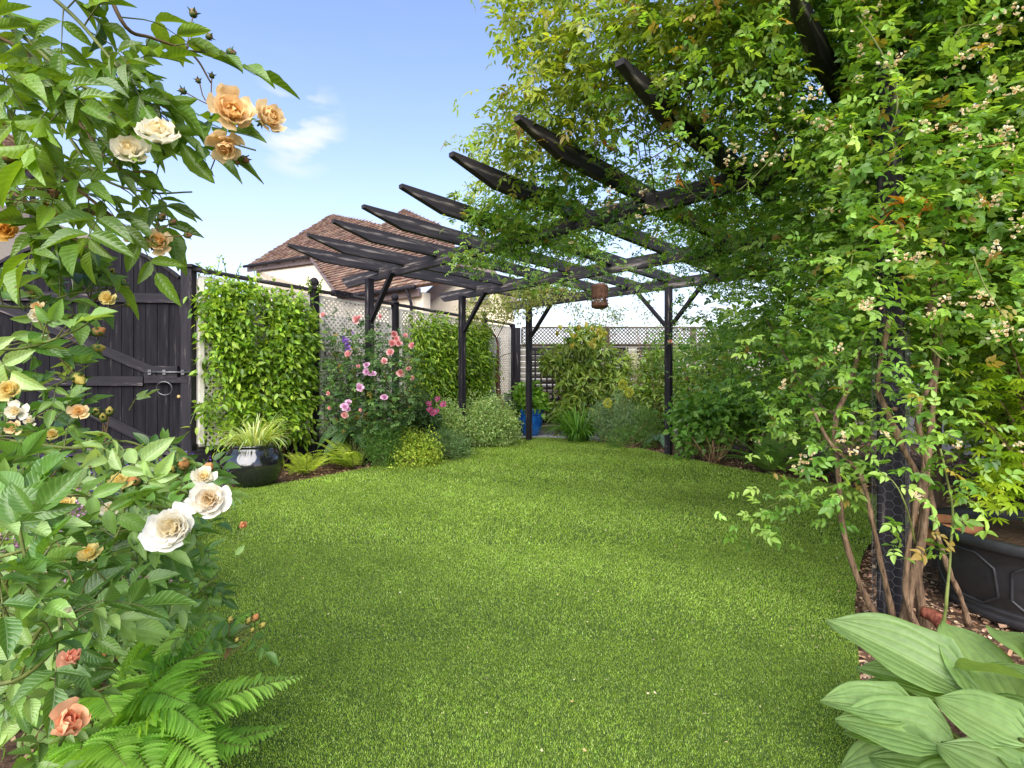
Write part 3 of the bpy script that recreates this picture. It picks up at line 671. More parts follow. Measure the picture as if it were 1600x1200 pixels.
# right-hand wing with gable facing the garden
wg = thing('gabled_house_wing', 'cream gabled house wing with mauve bargeboards and small window behind the pergola', 'house', W(720, 600, 15.5) * [1, 1, 0])
dw = nrm(np.array([1.0, .10, 0])); WY = 15.5
def wp(px, py): return ray_plane(px, py, W(720, 500, WY), dw, np.array([0, 0, 1.]))
pts = [wp(662, 596) * [1, 1, 0], wp(802, 596) * [1, 1, 0], wp(802, 482), wp(744, 408), wp(662, 480)]
g = Geo(); g.prism(pts, (0, .3, 0)); g.build('wall', M_render, wg)
g = Geo(); fr = np.array([0, -.12, 0])
g.bar(wp(650, 484) + fr, wp(745, 398) + fr, .3, .30, up=(0, -.2, 1)); g.bar(wp(743, 398) + fr, wp(806, 478) + fr, .3, .26); g.build('bargeboard', M_fascia, wg)
wcol = thing
fwn = Geo(); fwn.bar(wp(735, 463) + fr, wp(764, 463) + fr, .05, .30); wf = fwn.build('window', M_fascia, wg)
g = Geo(); g.bar(wp(737, 463) + fr * 1.3, wp(747, 463) + fr * 1.3, .04, .22); g.bar(wp(751, 463) + fr * 1.3, wp(762, 463) + fr * 1.3, .04, .22); o = g.build('pane', M_dark, None); o.parent = wf; o.location = -Vector(wg.location)
g = Geo(); g.bar(wp(728, 471) + fr, wp(768, 473) + fr, .12, .07); g.build('sill', M_fascia, wg)
# neighbouring house corner above the gate, behind the roses
nh = thing('neighbouring_house', 'corner of a cream house with dark gutter behind the left roses', 'house', (-11.5, 10, 0))
g = Geo(); g.box((-13.1, 12.0, 2.4), (4.6, 3.2, 4.8)); g.build('wall', M_render, nh)
rg3, P3_, n3, u3 = tiled_roof(np.array([-10.2, 10.1, 5.0]), (1, 0.0, 0), math.radians(38), [(-90, 285), (-150, 190), (-20, 190), (68, 238), (68, 262)])
g = rg3; g.build('roof', M_tile, nh)
g = Geo(); g.tube([(-16, 10.05, 5.0), (-9.15, 10.05, 5.0)], .09, 8); g.build('gutter', M_black, nh); g = Geo(); g.tube([(-9.5, 10.3, 4.9), (-9.5, 10.3, 0)], .05, 8); g.build('downpipe', M_black, nh)
# ================================================================== PLANTS OF THE BORDERS
def petal_T(n=5, m=2, cup=.35, ruf=.05):
    return T_hi('petal', n, -cup, .22, ruf, m)
T_PET = petal_T(5, 1, .42); T_PETH = petal_T(9, 2, .34, .10)
def bloom(g, c, axis, R, cols_out, cols_in, layers=4, T=None, openn=1.0, petals=5, t0=8):
    """double rose: rings of cupped petals, wide outside, tight inside"""
    T = T or T_PET; axis = nrm(np.asarray(axis, float)); ref = np.array([0.2, .3, 1.]) if abs(axis[2]) < .8 else np.array([1., .2, 0])
    x = nrm(np.cross(axis, ref)); y = np.cross(axis, x)
    for l in range(layers):
        f = l / max(1, layers - 1); k = petals + (2 if l else 0); an = np.arange(k) * 2 * math.pi / k + l * .7 + rng.random() * .5
        tilt = (math.radians(t0) + f * math.radians(74 - t0 if t0 < 20 else 86 - t0)) / openn
        rad = x * np.cos(an)[:, None] + y * np.sin(an)[:, None]
        a = nrm(rad * math.cos(tilt) + axis * math.sin(tilt) + rng.normal(size=(k, 3)) * .14); n = nrm(axis * math.cos(tilt) - rad * math.sin(tilt))
        Lp = R * (1 - .48 * f) * rng.uniform(.76, 1.14, k); col = np.asarray(cols_out) * (1 - f ** 1.6) + np.asarray(cols_in) * f ** 1.6
        g.leaves(T, np.asarray(c) + rad * R * .06 + axis * R * .06 * l, a, n, Lp, Lp * 1.02, np.clip(col * (1 + rng.normal(size=(k, 1)) * .05), 0, 1), True)
def bud(g, c, axis, R, col, sep=(.07, .13, .03)):
    axis = nrm(np.asarray(axis, float)); x = nrm(np.cross(axis, (.3, .9, .2))); y = np.cross(axis, x)
    pr = [(0, .25), (.5, 0), (1.1, .30), (1.3, .75), (1.05, 1.3), (.45, 1.75), (.1, 1.9)]; n = len(pr); seg = 8; an = np.arange(seg) * 2 * math.pi / seg
    v = np.concatenate([np.asarray(c) + axis * R * h + (x * np.cos(an + h)[:, None] + y * np.sin(an + h)[:, None]) * R * .55 * r * (1 + .08 * np.cos(3 * an))[:, None] for r, h in pr])
    i = np.arange(n - 1)[:, None] * seg; j = np.arange(seg)[None]; q = np.stack([i + j, i + (j + 1) % seg, i + seg + (j + 1) % seg, i + seg + j], -1).reshape(-1, 4)
    cc = np.repeat(np.array([sep, sep, sep, np.array(sep) * .5 + np.array(col) * .5, col, col, col]), seg, 0)
    g.add(v, q, [4] * len(q), cc, None, True)
    an = np.arange(5) * 1.2566; rad = x * np.cos(an)[:, None] + y * np.sin(an)[:, None]
    g.leaves(T_LANCE, np.asarray(c) + rad * R * .35 + axis * R * .2, nrm(rad * .5 + axis), nrm(axis - rad), R * 1.5, R * .5, np.tile(sep, (5, 1)))
def arching(g, c, n, L0, w, cols, spread=1.0, rise=1.0, r0=.04, T=None, jit=.12, curl=1.0):
    """strap leaves rising from one crown and bending over; built as bent strips"""
    c = np.asarray(c, float); m = 9
    th = rng.random(n) * 6.283; el = rng.uniform(.25, 1.0, n) * spread; Ls = L0 * rng.uniform(.6, 1.1, n); col = palette(cols, n, jit)
    for i in range(n):
        h = np.array([math.cos(th[i]), math.sin(th[i]), 0]); s_ = np.array([-h[1], h[0], 0]); p = c + h * r0 * rng.random(); ang = math.pi / 2 - el[i] * .75 * (1 / rise)
        V = []; stp = Ls[i] / (m - 1)
        for k in range(m):
            t = k / (m - 1); ww = w * (.75 + .5 * t) * max(.04, (1 - t ** 3)); up = -h * math.sin(ang) + np.array([0, 0, math.cos(ang)])
            V += [p - s_ * ww / 2 + up * ww * .18, p, p + s_ * ww / 2 + up * ww * .18]
            p = p + (h * math.cos(ang) + np.array([0, 0, math.sin(ang)])) * stp; ang -= (1.5 * el[i] + .25) * curl / (m - 1) * (1 + t)
        q = [(k * 3 + j, k * 3 + j + 1, k * 3 + 4 + j, k * 3 + 3 + j) for k in range(m - 1) for j in (0, 1)]
        at = [(abs(j - 1), k / (m - 1), 0) for k in range(m) for j in range(3)]
        cc = np.tile(np.clip(col[i], 0, 1), (m * 3, 1))
        g.add(V, q, [4] * len(q), cc, at, True)
T_PIN = T_hi('lance', 15, .12, .12, 0, 1, .22)
def frond(g, gs, base, d, L0, width, cols, npin=22, bip=False, arch=.9, rise=.9, up=(0, 0, 1)):
    d = nrm(np.array([d[0], d[1], 0.])); n = 30; ang = rise; p = np.array(base, float); P = [p.copy()]
    for k in range(n):
        p = p + (d * math.cos(ang) + np.array([0, 0, math.sin(ang)])) * L0 / n; ang -= arch * 1.6 / n * (.35 + 1.3 * k / n); P.append(p.copy())
    P = np.array(P); Tn = nrm(np.gradient(P, axis=0)); s_ = nrm(np.cross(Tn, (0, 0, 1.))); N_ = np.cross(s_, Tn)
    gs.tube(P[::3], np.linspace(.0032, .0009, len(P[::3])) * (L0 / .5), 4)
    c = palette(cols, 1, .06)[0]
    for k in range(npin):
        t = .12 + .87 * k / npin; i = t * n; i0 = int(i); f = i - i0; q = P[i0] * (1 - f) + P[min(i0 + 1, n)] * f
        w = width * math.sin(math.pi * min(1, (t + .08)) ** .75) ** .8 * (1 - .2 * t) * rng.uniform(.92, 1.06)
        if w <= .004: continue
        for sg in (-1, 1):
            a = nrm(s_[i0] * sg + Tn[i0] * .42 + N_[i0] * -.10 + rng.normal(size=3) * .04)
            if not bip:
                T_ = T_PIN; g.leaves(T_, q, a, N_[i0] + rng.normal(size=3) * .1, w, L0 * .9 / npin * .46, np.clip(c * rng.uniform(.85, 1.15), 0, 1)[None])
            else:
                mpn = max(5, int(w / (L0 * .0125))); tt = (np.arange(mpn) + .5) / mpn
                b2 = np.cross(N_[i0], a); b2 = nrm(b2); dr = -.10 * w * tt ** 2
                q2 = q + a * (w * tt)[:, None] + N_[i0] * dr[:, None]; lw = L0 * .030 * (1 - .80 * tt)
                for sg2 in (-1, 1):
                    g.leaves(TS, q2, nrm(b2 * sg2 + a * .55 + rng.normal(size=(mpn, 3)) * .08), N_[i0], lw, L0 * .0155, np.clip(c * rng.uniform(.82, 1.2, (mpn, 1)), 0, 1))
                gs.tube([q, q + a * w * .5 + N_[i0] * -.025 * w, q + a * w + N_[i0] * -.10 * w], [.0011, .0008, .0004], 3, cap=False)
def fern(name, label, base, n, L0, width, cols, npin=20, bip=False, group=None, rise=(.5, 1.1), dirs=None, cat='fern'):
    t = thing(name, label, cat, base, group); g, gs = Geo(), Geo()
    for i in range(n):
        th = rng.random() * 6.283 if dirs is None else dirs[i % len(dirs)] + rng.normal() * .12
        frond(g, gs, np.array(base) + np.array([math.cos(th), math.sin(th), 0]) * .02, (math.cos(th), math.sin(th)), L0 * rng.uniform(.7, 1.08), width * rng.uniform(.8, 1.1), cols, npin, bip, rng.uniform(.6, 1.0), rng.uniform(*rise))
    g.build('foliage', M_leafm, t); gs.build('stem', M_green_stem, t); return t
def bush(name, label, cat, base, blobs, Lg, asp, cols, per=9, clumps=220, spread=.05, T=None, mat=None, droop=.2, twigs=14, group=None, stemmat=None, outw=.7, flat=None, up=.8, jit=.13):
    t = thing(name, label, cat, base, group); g, gs = Geo(), Geo(); tot = sum(b[1][0] * b[1][1] * b[1][2] for b in blobs) ** 1
    for c, r in blobs:
        n = max(12, int(clumps * (r[0] * r[1] * r[2]) / tot)); cen = bumpy(c, r, n)
        scatter_leaves(g, cen, spread, per, T or TM, Lg, asp, cols, droop, outw=outw, flat=flat, up=up, jit=jit)
        for k in range(max(2, int(twigs / len(blobs)))):
            e = cen[rng.integers(len(cen))]; b_ = np.asarray(base) + rng.normal(size=3) * [.04, .04, 0]; mid = (b_ + e) / 2 + rng.normal(size=3) * .04 + [0, 0, .03]
            gs.tube(spline([b_, mid, e], 7), np.linspace(.008, .002, 7), 4)
    g.build('foliage', mat or M_leaf, t); gs.build('stems', stemmat or M_stem, t); return t
def gb(px, Y): return np.array([(px - 800) / F * Y, Y, 0.])

# --- colours
YG = [(.05, .11, .008), (.12, .23, .015), (.22, .36, .028), (.34, .46, .06)]
DG = [(.020, .050, .010), (.045, .105, .022), (.085, .165, .040)]
MG = [(.05, .115, .014), (.11, .21, .03), (.18, .31, .055)]

# --- jasmine on the first panel
def fence_bush(name, label, s0, s1, z0, z1, thick, n, Lg, asp, cols, per, spread, T=TM, top=.10, droop=.5, cat='climber', offs=.03, gaps=.0):
    c0 = FA + FD * (s0 + s1) / 2 + FN * .1
    t = thing(name, label, cat, (c0[0], c0[1], 0)); g, gs = Geo(), Geo()
    s = rng.uniform(s0, s1, n); z = z0 + (z1 - z0) * rng.random(n) ** .85; d = offs + thick * (.25 + .75 * rng.random(n)) * (1 - .5 * ((z - z0) / (z1 - z0)) ** 3)
    e = vnoise(np.c_[s, z, d * 0], 3.5, 11); d = d * (1 + .45 * e); edge = np.minimum(np.minimum(s - s0, s1 - s), .35) / .35; d = d * (.5 + .5 * edge)
    cen = FA + FD * s[:, None] + FN * d[:, None] + np.array([0, 0, 1]) * z[:, None]
    keep = (rng.random(n) < .25 + np.clip((z - z0) / .45, 0, 1)) & (z < z1 - top * (1 + vnoise(np.c_[s, s * 0, s * 0], 7, 4))) & (vnoise(np.c_[s, z, d * 0], 8, 31) > -.62 + gaps) & (rng.random(n) < .35 + .65 * edge * 2); cen = cen[keep]
    scatter_leaves(g, cen, spread, per, T, Lg, asp, cols, droop, flat=FN * .35, up=.6)
    for k in range(26):
        a = FA + FD * rng.uniform((s0 + s1) / 2 - .3, (s0 + s1) / 2 + .3) + FN * .05; b_ = cen[rng.integers(len(cen))]
        gs.tube(spline([a, (a + b_) / 2 + FN * .05 + FD * rng.normal() * .1, b_ - FN * .04], 8), np.linspace(.009, .002, 8), 4)
    g.build('foliage', M_leaf, t); gs.build('stems', M_stem, t); return t, cen
j1, cen1 = fence_bush('star_jasmine', 'dense glossy yellow-green climber covering the lattice panel beside the gate', -.02, fl_at(477), .30, 2.13, .32, 1450, .082, .42, YG, 10, .055, gaps=.25)
g = Geo()
for k in range(16):      # free shoots above the rail
    s = rng.choice([.05, .12, .3, 1.25, 1.35, 1.45, .0]) + rng.normal() * .04; b_ = FA + FD * s + FN * .04 + [0, 0, 2.12]; e = b_ + [rng.normal() * .06, rng.normal() * .05, rng.uniform(.1, .26)]
    g.tube(spline([b_, (b_ + e) / 2 + rng.normal(size=3) * .02, e], 5), [.003] * 5, 4, (.08, .14, .02))
    q = b_ + (e - b_) * rng.uniform(.2, 1, (7, 1)); g.leaves(TM, q, nrm(rand_dir(7) + [0, 0, .3]), rand_dir(7), .045, .022, palette(YG, 7))
g.build('shoots', M_leaf, j1)
j2, cen2 = fence_bush('evergreen_climber', 'tall bright green leafy climber between the two front pergola posts', fl_at(632), fl_at(752), .35, 2.13, .42, 1500, .085, .30, YG, 9, .06, T=T_LANCE, top=.16, gaps=.1)

# --- glazed black pot and its striped grass
pc = gb(397, 5.10)
pt = thing('glazed_pot', 'round shiny black glazed pot at the corner of the lawn', 'pot', pc)
g = Geo(); g.lathe(pc, [(0, .004), (.135, 0), (.175, .015), (.235, .08), (.268, .16), (.275, .22), (.262, .29), (.228, .355), (.205, .378), (.208, .388), (.216, .398), (.212, .412), (.196, .414), (.190, .40), (.19, .37), (0, .355)], 56)
mg = noise_mat('black_glaze', (.006, .006, .008), (.012, .012, .014), (3, 3, 3), .07, bump=.04, spec=.8); mg.node_tree.nodes['Principled BSDF'].inputs['Coat Weight'].default_value = .6
g.build('bowl', mg, pt)
g = Geo(); g.lathe(pc + [0, 0, .362], [(0, .006), (.1, .01), (.188, 0)], 30); g.build('soil', M_mulch, pt)
vt = thing('striped_grass', 'cream and green striped grass spilling out of the black glazed pot', 'grass plant', pc + [0, 0, .36])
g = Geo(); arching(g, pc + [0, 0, .35], 190, .42, .0165, [(.16, .27, .04), (.34, .44, .12), (.58, .62, .32), (.14, .26, .04)], .95, 1.15, .13); g.build('leaves', M_leafm, vt)

# --- golden ferns and hosta by the first post
GF = [(.22, .34, .03), (.34, .45, .05), (.42, .52, .08)]
fern('golden_fern', 'lime-yellow fern spreading low beside the black glazed pot', gb(478, 5.75), 15, .46, .105, GF, 19, False, group='lime ferns left of the first pergola post', rise=(.55, 1.2))
fern('golden_fern', 'lime-yellow fern with longer fronds at the foot of the first pergola post', gb(552, 6.12), 16, .60, .115, GF, 22, False, group='lime ferns left of the first pergola post', rise=(.6, 1.2), dirs=[2.4, 2.9, 3.4, 3.9, 4.4, 5.0])
def hosta(name, label, base, specs, col, mat=M_hosta, T=None, n=13):
    """specs: list of (tip point, length, width, normal tilt)"""
    t = thing(name, label, 'hosta', base); g, gs = Geo(), Geo()
    for tip, st, w, roll, dr in specs:
        tip = np.asarray(tip); st = np.asarray(st); a = tip - st; Lh = np.linalg.norm(a)
        T_ = T_hi('hosta', n, dr * 1.5, .16, .022, 5)
        nn = nrm(np.array([0, -.55, .8]) + np.array([1., 0, 0]) * roll * .6); g.leaves(T_, st, nrm(a + np.array([0, 0, dr * Lh * .75])), nn, Lh * 1.05, w, np.clip(np.array(col) * rng.uniform(.85, 1.15), 0, 1)[None], True)
        b_ = np.asarray(base) + rng.normal(size=3) * [.02, .02, 0]; gs.tube(spline([b_, (b_ + st) / 2 + [0, 0, .03], st, st + nrm(a) * Lh * .1], 9), [.006] * 9, 5)
    g.build('foliage', mat, t); gs.build('stem', M_green_stem, t); return t
b_ = gb(545, 6.45)
hosta('hosta', 'broad dark green hosta leaves under the pink rose', b_, [(b_ + [-.30, -.2, .28], b_ + [-.05, -.05, .46], .16, .2, .3), (b_ + [-.20, -.35, .12], b_ + [.0, -.12, .36], .15, -.2, .3), (b_ + [.22, -.2, .28], b_ + [.05, -.05, .44], .15, .2, .3), (b_ + [-.02, -.3, .3], b_ + [.05, -.02, .52], .15, 0, .3)], (.05, .12, .035))

# --- pink rose
rb = gb(563, 6.45)
rs = thing('pink_rose_bush', 'tall loose rose bush with pink blooms around the first pergola post', 'rose bush', rb)
g, gs = Geo(), Geo()
def rp(px, py, Y): return W(px, py, Y)
canes = []
for (px, py, Y) in [(512, 505, 6.6), (520, 560, 6.4), (548, 510, 6.45), (560, 500, 6.4), (585, 520, 6.35), (615, 525, 6.3), (640, 545, 6.25), (650, 590, 6.2), (505, 600, 6.5), (535, 640, 6.3), (600, 560, 6.2), (610, 600, 6.1), (575, 600, 6.2), (620, 640, 6.2), (520, 530, 6.7), (560, 560, 6.2), (590, 640, 6.1), (505, 650, 6.4)]:
    e = rp(px, py, Y); b0 = rb + rng.normal(size=3) * [.05, .05, 0]; P_ = spline([b0, b0 * .45 + e * .55 + np.array([rng.normal() * .06, 0, .12]), e], 14); canes.append(P_); gs.tube(P_, np.linspace(.009, .003, 14), 5)
for P_ in canes:
    i = rng.integers(5, 14, 75); cen = P_[i] + rng.normal(size=(75, 3)) * [.11, .10, .10]
    sprays(g, cen, rand_dir(75) * [1, 1, .5] + [0, -.3, .1], TM, .042, .62, [(.022, .060, .016), (.055, .115, .035), (.10, .18, .06)], 5)
cen = np.array([rp(rng.uniform(505, 660), rng.uniform(520, 680), rng.uniform(6.0, 6.6)) for _ in range(1100)])
q = np.hypot((cen[:, 0] + 1.72) / .62, (cen[:, 2] - 1.0) / .72) < 1; cen = cen[q]
sprays(g, cen, rand_dir(len(cen)) * [1, 1, .5] + [0, -.4, .1], TM, .042, .62, [(.030, .075, .018), (.075, .15, .035), (.13, .23, .06)], 5)
g.build('foliage', M_leafm, rs); gs.build('stem', M_green_stem, rs)
PK, PK2 = ((.86, .52, .50), (.80, .28, .28)), ((.84, .58, .74), (.70, .32, .56))
for (px, py, r, c) in [(558, 500, 9, PK), (506, 493, 7, PK), (595, 495, 5, PK), (545, 555, 9, PK), (562, 497, 6, PK), (615, 522, 9, PK), (619, 530, 8, PK), (612, 537, 9, PK), (623, 537, 8, PK), (611, 551, 9, PK), (632, 525, 6, PK), (645, 540, 8, PK), (600, 565, 7, PK), (625, 582, 9, PK), (640, 577, 6, PK), (646, 591, 6, PK), (560, 573, 5, PK), (573, 570, 7, PK2), (573, 581, 8, PK2), (578, 583, 7, PK2), (583, 585, 7, PK2), (562, 606, 9, PK2), (601, 621, 8, PK2), (540, 636, 9, PK2), (545, 630, 7, PK2), (544, 640, 7, PK2), (537, 649, 8, PK), (513, 615, 5, PK), (565, 640, 5, PK), (516, 638, 5, PK)]:
    fb = Geo(); bloom(fb, rp(px, py, 6.02), (rng.normal() * .5, -1, .35 + rng.normal() * .3), r * .0056, *c, layers=6, openn=.85, petals=6); fb.build('bloom', M_petal, rs)
cl_ = thing('purple_clematis', 'small spike of purple flowers among the pink roses', 'flower', rp(542, 545, 6.1)); g = Geo()
for k in range(26):
    c = rp(541 + rng.normal() * 3.2, 538 + rng.normal() * 9, 6.05); g.leaves(TM, np.repeat(c[None], 4, 0), rand_dir(4) + [0, -.4, 0], rand_dir(4), .03, .022, palette([(.18, .07, .35), (.36, .20, .55)], 4))
g.build('flowers', M_petal, cl_)
g = Geo(); g.tube([rp(545, 600, 6.25), rp(543, 560, 6.12), rp(541, 530, 6.07)], .003, 4); g.build('stem', M_green_stem, cl_)

# --- low shrubs between the posts
bush('feathery_herb', 'soft feathery green herb at the foot of the first pergola post', 'herb', gb(602, 6.3), [(gb(602, 6.3) + [0, 0, .25], (.20, .2, .36))], .055, .10, [(.05, .12, .02), (.09, .19, .04), (.15, .26, .06)], 16, 330, .05, T=TS, mat=M_leafm, droop=-.3)
bush('golden_euonymus', 'low yellow-green variegated shrub by the first pergola post', 'shrub', gb(645, 6.45), [(gb(632, 6.5) + [0, 0, .20], (.27, .24, .30)), (gb(662, 6.35) + [0, 0, .17], (.26, .22, .27)), (gb(645, 6.2) + [0, 0, .08], (.3, .2, .16))], .030, .55, [(.10, .19, .015), (.22, .32, .03), (.38, .44, .06), (.16, .26, .02)], 14, 420, .04, mat=M_leafm)
bush('grey_lavender', 'spiky grey-green lavender mound in front of the variegated shrub', 'lavender', gb(697, 6.9), [(gb(697, 6.95) + [0, 0, .13], (.32, .24, .28))], .075, .085, [(.07, .14, .04), (.14, .23, .09), (.22, .33, .15)], 14, 260, .04, T=TS, mat=M_leafm, droop=-.55)
VAR = [(.12, .24, .05), (.26, .38, .11), (.46, .54, .26), (.08, .19, .03)]
bush('variegated_shrub', 'cream and green variegated shrub right of the second pergola post', 'shrub', gb(765, 8.35), [(gb(757, 8.25) + [0, 0, .36], (.44, .36, .47)), (gb(792, 8.5) + [0, 0, .18], (.28, .26, .27))], .035, .5, VAR, 13, 900, .05, mat=M_leafm, group='variegated shrubs beside the second pergola post')
bush('variegated_shrub', 'cream and green variegated shrub left of the second pergola post', 'shrub', gb(697, 7.9), [(gb(700, 7.85) + [0, 0, .30], (.30, .30, .42))], .035, .5, VAR, 13, 480, .05, mat=M_leafm, group='variegated shrubs beside the second pergola post')
pe = bush('peony', 'dark leaved peony with pink and white flowers left of the second post', 'peony', gb(662, 7.3), [(gb(664, 7.3) + [0, 0, .38], (.28, .22, .30))], .085, .34, DG, 7, 170, .05)
for px, py in ((670, 631), (673, 640), (684, 624), (694, 632), (682, 643), (676, 645)):
    g = Geo(); bloom(g, W(px, py, 6.95), (rng.normal() * .3, -1, .3), .045, (.62, .12, .30), (.85, .62, .66), layers=3); g.build('bloom', M_petal, pe)
bush('grey_santolina', 'small grey feathery shrub behind the blooms by the rear lattice post', 'shrub', gb(647, 7.7), [(gb(648, 7.4) + [0, 0, .62], (.30, .2, .34))], .06, .09, [(.05, .09, .04), (.11, .16, .08)], 14, 260, .06, T=TS, mat=M_leafm, droop=.2)
bush('gold_leaf_shrub', 'small yellow leaved shrub in front of the blue pot', 'shrub', gb(797, 9.3), [(gb(795, 9.2) + [0, 0, .30], (.22, .2, .28))], .04, .5, [(.16, .26, .02), (.36, .42, .05)], 9, 150, .05)
bush('grey_sage', 'grey-green upright sage beside the blue pot', 'shrub', gb(792, 9.8), [(gb(796, 9.75) + [0, 0, .42], (.18, .2, .42))], .055, .2, [(.05, .10, .06), (.14, .20, .14)], 9, 200, .05, T=TS, mat=M_leafm, droop=-.3)

# --- blue pot with hydrangea
bp_ = gb(829, 9.85)
bpt = thing('blue_pot', 'bright blue glazed pot behind the third pergola post', 'pot', bp_)
g = Geo(); g.lathe(bp_ + [0, 0, .03], [(0, 0), (.15, 0), (.165, .01), (.20, .12), (.235, .28), (.245, .37), (.242, .385), (.25, .39), (.252, .40), (.246, .41), (.252, .45), (.272, .47), (.272, .50), (.255, .51), (.238, .50), (.235, .45), (0, .44)], 44)
mb = noise_mat('blue_glaze', (.005, .045, .24), (.012, .13, .46), (7, 7, 5), .16, bump=.1, spec=.6); g.build('pot', mb, bpt)
for k in range(3):
    g = Geo(); a_ = k * 2.1 + .4; g.box(bp_ + [.14 * math.cos(a_), .14 * math.sin(a_), .012], (.06, .06, .036)); g.build('foot', mb, bpt)
bush('potted_hydrangea', 'fresh green hydrangea growing in the blue pot', 'hydrangea', bp_ + [0, 0, .47], [(bp_ + [0, 0, .70], (.40, .28, .26))], .11, .72, [(.07, .17, .012), (.14, .28, .025), (.22, .38, .05)], 7, 130, .06)

# --- bare vine on the pale lattice
vn_ = thing('vine', 'bare twisted reddish vine trunk against the lattice left of the blue pot', 'vine', gb(790, 9.6)); g = Geo()
P_ = [W(*q) for q in ((795, 648, 9.55), (783, 628, 9.55), (778, 605, 9.6), (777, 575, 9.6), (778, 545, 9.6), (776, 530, 9.6), (768, 518, 9.5), (752, 500, 9.4), (735, 488, 9.2))]
g.tube(spline(P_, 40), np.interp(np.linspace(0, 1, 40), [0, .3, .5, 1], [.024, .05, .022, .010]) * (1 + .25 * np.sin(np.arange(40) * 1.7)), 8)
g.tube(spline([W(777, 565, 9.6), W(785, 556, 9.6), W(800, 551, 9.6)], 8), .007, 5); g.tube(spline([W(776, 530, 9.6), W(790, 500, 9.3), W(800, 480, 8.9), W(812, 470, 8.6)], 12), .008, 5)
g.build('trunk', noise_mat('red_bark', (.11, .045, .035), (.24, .12, .085), (30, 30, 6), .9, bump=.8), vn_)
g = Geo(); cen = np.concatenate([ell(W(760, 485, 9.0), (.55, .4, .33), 190, .1), ell(W(805, 470, 8.6), (.55, .5, .30), 230, .1), ell(W(850, 455, 8.2), (.6, .5, .22), 190, .1)]); scatter_leaves(g, cen, .05, 6, TM, .045, .6, [(.12, .15, .02), (.26, .30, .06), (.40, .42, .13), (.14, .22, .04)]); g.build('foliage', M_leaf, vn_)

# --- agapanthus, big shrub, euphorbia and companions
ag = gb(902, 8.95)
t = thing('agapanthus', 'clump of dark green strap leaves at the back edge of the lawn', 'agapanthus', ag); g = Geo(); arching(g, ag, 210, .80, .027, [(.035, .10, .012), (.075, .18, .022), (.13, .27, .04)], .95, 1.1, .18); g.build('leaves', M_leafm, t)
bs = gb(905, 9.9)
LQ = [(.07, .13, .02), (.15, .24, .04), (.29, .36, .10), (.20, .30, .05)]
sh = bush('loquat_shrub', 'large glossy long-leaved shrub with bronze young tips against the back fence', 'shrub', bs, [(bs + [.05, -.1, 1.05], (.68, .40, .62)), (bs + [.15, -.1, 1.72], (.52, .35, .42)), (bs + [-.45, -.1, 1.5], (.30, .3, .34)), (bs + [.5, -.15, .75], (.45, .35, .45)), (bs + [-.1, -.2, .45], (.5, .3, .4)), (bs + [.7, -.1, 1.35], (.30, .3, .34)), (bs + [-.62, -.1, 1.35], (.15, .2, .18))], .150, .32, LQ, 9, 400, .022, T=T_OV, droop=.15, twigs=40)
g = Geo()
for c in bumpy(bs + [.15, -.15, 1.75], (.62, .4, .42), 30, .95, zmin=1.6):
    k = 6; g.leaves(T_LANCE, np.repeat(c[None], k, 0), rand_dir(k) * .5 + [0, 0, .9], rand_dir(k), .13, .035, palette([(.26, .30, .04), (.38, .28, .05), (.38, .42, .08)], k))
g.build('young_leaves', M_leaf, sh)
bush('small_leaved_tree', 'dusky small-leaved bush rising above the fence behind the lantern', 'tree', gb(925, 10.2), [(gb(930, 10.25) + [0, 0, 2.35], (.75, .12, .40))], .05, .5, [(.05, .10, .02), (.14, .20, .05), (.24, .24, .08)], 6, 160, .05)
bush('silver_shrub', 'slender silvery variegated shrub against the back fence', 'shrub', gb(990, 9.9), [(gb(988, 9.9) + [0, 0, 1.2], (.30, .26, .72)), (gb(1000, 9.9) + [0, 0, .7], (.3, .26, .6))], .035, .5, [(.22, .26, .13), (.45, .47, .30), (.62, .62, .45)], 10, 420, .05, mat=M_leafm)
bush('laurel_shrub', 'green leathery-leaved shrub in the back bed left of the right-hand post', 'shrub', gb(1020, 9.2), [(gb(1010, 9.2) + [0, 0, .75], (.50, .3, .50)), (gb(1030, 9.4) + [0, 0, 1.35], (.3, .3, .40))], .12, .36, [(.09, .17, .02), (.18, .29, .04), (.31, .41, .10)], 8, 190, .04, T=T_OV)
bush('willow_sapling', 'thin airy sapling with sparse twigs reaching above the back fence', 'tree', gb(1015, 9.9), [(gb(1005, 9.95) + [0, 0, 2.35], (.5, .12, .55)), (gb(1055, 9.9) + [0, 0, 1.9], (.35, .15, .65))], .06, .32, [(.07, .11, .03), (.15, .21, .07)], 5, 110, .05, twigs=18)
eu = bush('euphorbia', 'grey-green euphorbia with yellow flower heads in the back bed', 'euphorbia', gb(968, 8.7), [(gb(960, 8.7) + [0, 0, .42], (.36, .28, .38)), (gb(990, 8.5) + [0, 0, .28], (.36, .28, .34))], .085, .12, [(.11, .19, .09), (.20, .30, .16), (.31, .40, .24)], 14, 380,   .05, T=TS, mat=M_leafm, droop=-.3)
for px, py in ((950, 630), (973, 601), (983, 613)):
    g = Geo(); c = W(px, py, 8.35); p = ell(c, (.062, .062, .075), 200, .5); g.leaves(TM, p, nrm(p - c), rand_dir(len(p)), .026, .026, palette([(.32, .38, .05), (.46, .50, .10), (.42, .38, .08)], len(p))); g.build('flower_head', M_leafm, eu)
    g = Geo(); g.tube([gb(968, 8.6), (gb(968, 8.6) + c) / 2 + [0, 0, .1], c], .007, 5); g.build('stem', M_green_stem, eu)
